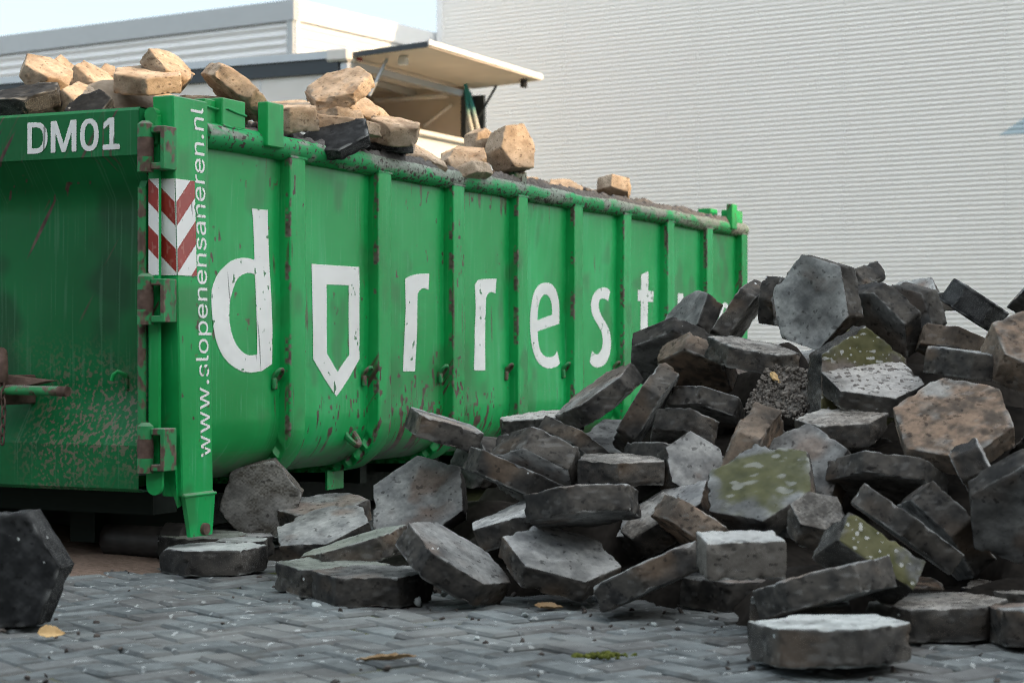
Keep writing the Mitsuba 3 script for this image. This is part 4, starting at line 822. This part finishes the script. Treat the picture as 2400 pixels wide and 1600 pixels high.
# ------------------------------------------------------------------ market truck behind the container
MT = frame(np.array([-1.476, 17.0]), np.array([-.899, .438]), np.array([.438, .899]))
scene['truck_white'] = principled(proc(lambda p, n, uv: mix((.62, .60, .57), (.72, .70, .67), fbm(p.x*3, p.y*3, p.z*3, 3))), .5, .4)
scene['truck_dark'] = principled((.035, .045, .055), .4, .5)
scene['alu'] = principled((.52, .55, .58), .35, .5, metallic=.5)
scene['tan_board'] = principled(proc(lambda p, n, uv: mix((.58, .51, .44), (.70, .63, .55), fbm(p.x*4, p.y*4, p.z*4, 3))), .6, .3)
scene['lamp_white'] = principled((.82, .8, .78), .3, .5)
scene['black_rubber'] = principled((.015, .015, .016), .6, .3)
scene['strap_teal'] = principled(proc(lambda p, n, uv: mix((.05, .30, .32), (.68, .68, .64), smoothstep(3.25, 3.05, p.z))), .7, .3)
TR = thing('market_truck', 'white market truck with a raised side flap parked behind the container', 'truck')
part(TR, 'side_wall', bx(.06, 7, .0, .05, .5, 3.30), 'truck_white', MT)
for l in np.arange(.95, 7, 1.05): part(TR, 'panel_joint', bx(l, l+.012, -.004, .0, .6, 3.28), 'alu', MT)
part(TR, 'roof_beam', bx(.10, 7, -.03, .05, 3.302, 3.43), 'truck_dark', MT)
part(TR, 'roof_edge', bx(.12, 7, -.05, .05, 3.432, 3.50), 'alu', MT)
part(TR, 'corner_post', cat([bx(-.01, .095, -.02, .09, .5, 3.40, .02)]), 'alu', MT)
part(TR, 'corner_cap', bx(-.02, .22, -.055, .12, 3.40, 3.525, .02), 'truck_white', MT)
part(TR, 'marker_lamp', bx(-.045, -.02, .10, .16, 3.42, 3.45), 'red_film', MT)
part(TR, 'roof', bx(.0, 7, .05, 2.42, 3.47, 3.52), 'truck_white', MT)
part(TR, 'back_wall', bx(2.0, 2.05, .05, 2.40, .9, 3.47), 'tan_board', MT)
part(TR, 'front_wall', bx(.02, 2.0, 2.36, 2.42, .5, 3.47), 'tan_board', MT)
part(TR, 'partition', bx(-.14, .08, 2.43, 2.47, 2.9, 3.38), 'truck_dark', MT)
part(TR, 'ceiling_rail', cat([bx(.03, .10, .1, 2.4, 3.36, 3.42), bx(.6, .66, .1, 2.35, 3.40, 3.46), bx(1.3, 1.36, .1, 2.35, 3.40, 3.46)]), 'alu', MT)
part(TR, 'lamp_rail', bx(1.93, 1.99, .1, 2.35, 3.22, 3.27), 'black_rubber', MT)
part(TR, 'lamp_tube', tube([(.21, 2.30, 3.375), (1.06, 2.30, 3.375)], .026, 10), 'lamp_white', MT, True)
part(TR, 'lamp_tube', tube([(1.12, 2.30, 3.375), (1.9, 2.30, 3.375)], .026, 10), 'lamp_white', MT, True)
part(TR, 'rear_post', bx(-.02, .07, 2.30, 2.42, .5, 3.42, .02), 'truck_dark', MT)
part(TR, 'counter', cat([bx(-.03, .02, .1, 2.36, .6, 2.86), bx(-.10, .4, .1, 2.36, 2.86, 2.90)]), 'truck_white', MT)
part(TR, 'broom_stick', tube([(.49, 2.31, 3.08), (.165, 2.31, 3.28)], .018, 8), 'lamp_white', MT, True)
def flap(l, rr, h): return (-l, rr, h)
FL = part(TR, 'flap', hull([flap(0.02, .05, 3.445), flap(.78, .05, 3.485), flap(.80, 2.42, 3.485), flap(.02, 2.42, 3.445), flap(.02, .05, 3.475), flap(.78, .05, 3.52), flap(.80, 2.42, 3.52), flap(.02, 2.42, 3.475)]), 'tan_board', MT)
put(child(FL, 'edge_strip'), cat([hull([flap(.775, .04, 3.50), flap(.805, .04, 3.50), flap(.805, 2.43, 3.50), flap(.775, 2.43, 3.50), flap(.775, .04, 3.545), flap(.805, .04, 3.545), flap(.805, 2.43, 3.545), flap(.775, 2.43, 3.545)])]), 'trim_white', MT)
put(child(FL, 'edge_strip'), hull([flap(.0, .03, 3.44), flap(.79, .03, 3.48), flap(.0, .05, 3.44), flap(.79, .05, 3.48), flap(0, .03, 3.485), flap(.79, .03, 3.53), flap(0, .05, 3.485), flap(.79, .05, 3.53)]), 'truck_dark', MT)
put(child(FL, 'skin'), hull([flap(.0, .05, 3.478), flap(.78, .05, 3.522), flap(.78, 2.42, 3.522), flap(.0, 2.42, 3.478), flap(.0, .05, 3.488), flap(.78, .05, 3.532), flap(.78, 2.42, 3.532), flap(.0, 2.42, 3.488)]), 'trim_white', MT)
put(child(FL, 'catch'), bx(-.70, -.66, 2.2, 2.28, 3.40, 3.48), 'black_rubber', MT)
put(child(FL, 'work_lamp'), bx(-.42, -.34, .28, .36, 3.38, 3.46, .01), 'lamp_white', MT)
part(TR, 'gas_strut', tube([flap(.25, .25, 3.44), flap(.12, .16, 3.10)], .016, 8), 'alu', MT, True)
part(TR, 'gas_strut', tube([flap(.32, 2.35, 3.45), flap(.06, 2.38, 3.08)], .013, 8), 'truck_dark', MT, True)
part(TR, 'strap', tube([flap(.10, 2.1, 3.47), flap(.11, 2.1, 3.36), flap(.12, 2.12, 3.15), flap(.15, 2.16, 2.96), flap(.18, 2.2, 2.94), flap(.19, 2.2, 3.0), flap(.165, 2.14, 3.2), flap(.12, 2.1, 3.40)], .020, 8), 'strap_teal', MT, True)
for rr in (.5, 1.9):
    wk = part(TR, 'wheel', tube([(.1, rr, .42), (.36, rr, .42)], .42, 28), 'black_rubber', MT, 40)

# ------------------------------------------------------------------ the building whose shade lies over the yard (beyond the right edge of the picture)
SH = np.array([.9135, -.4067]); UH = np.array([.4067, .9135])
B3 = thing('tall_warehouse', 'tall plain warehouse across the yard that shades the container and the pile', 'building')
def shed(h0, slope, v0, v1, u0, u1):
    pts = []
    for v in (v0, v1):
        for u in (u0, u1):
            xy = SH*v+UH*u
            pts += [(xy[0], xy[1], -.05), (xy[0], xy[1], h0-slope*(u-5.9))]
    return hull(pts)
scene['shed_wall'] = principled(proc(lambda p, n, uv: mix((.42, .41, .40), (.50, .49, .48), fbm(p.x, p.y, p.z, 3))), .8, .3)
part(B3, 'wall', shed(10.50, .044, 16, 34, -16, 21), 'shed_wall')
B4 = thing('long_warehouse', 'unseen dark brick block added behind the camera to cut low sky light', 'building')
scene['sky_blocker_brick'] = principled(proc(lambda p, n, uv: mix((.13, .10, .085), (.22, .17, .145), fbm(p.x*2, p.y*2, p.z*6, 3))), .85, .3)
part(B4, 'wall', bx(-45, 9, -22, -11, -.05, 9.5), 'sky_blocker_brick')  # added out of view to block low sky and darken camera-facing sides
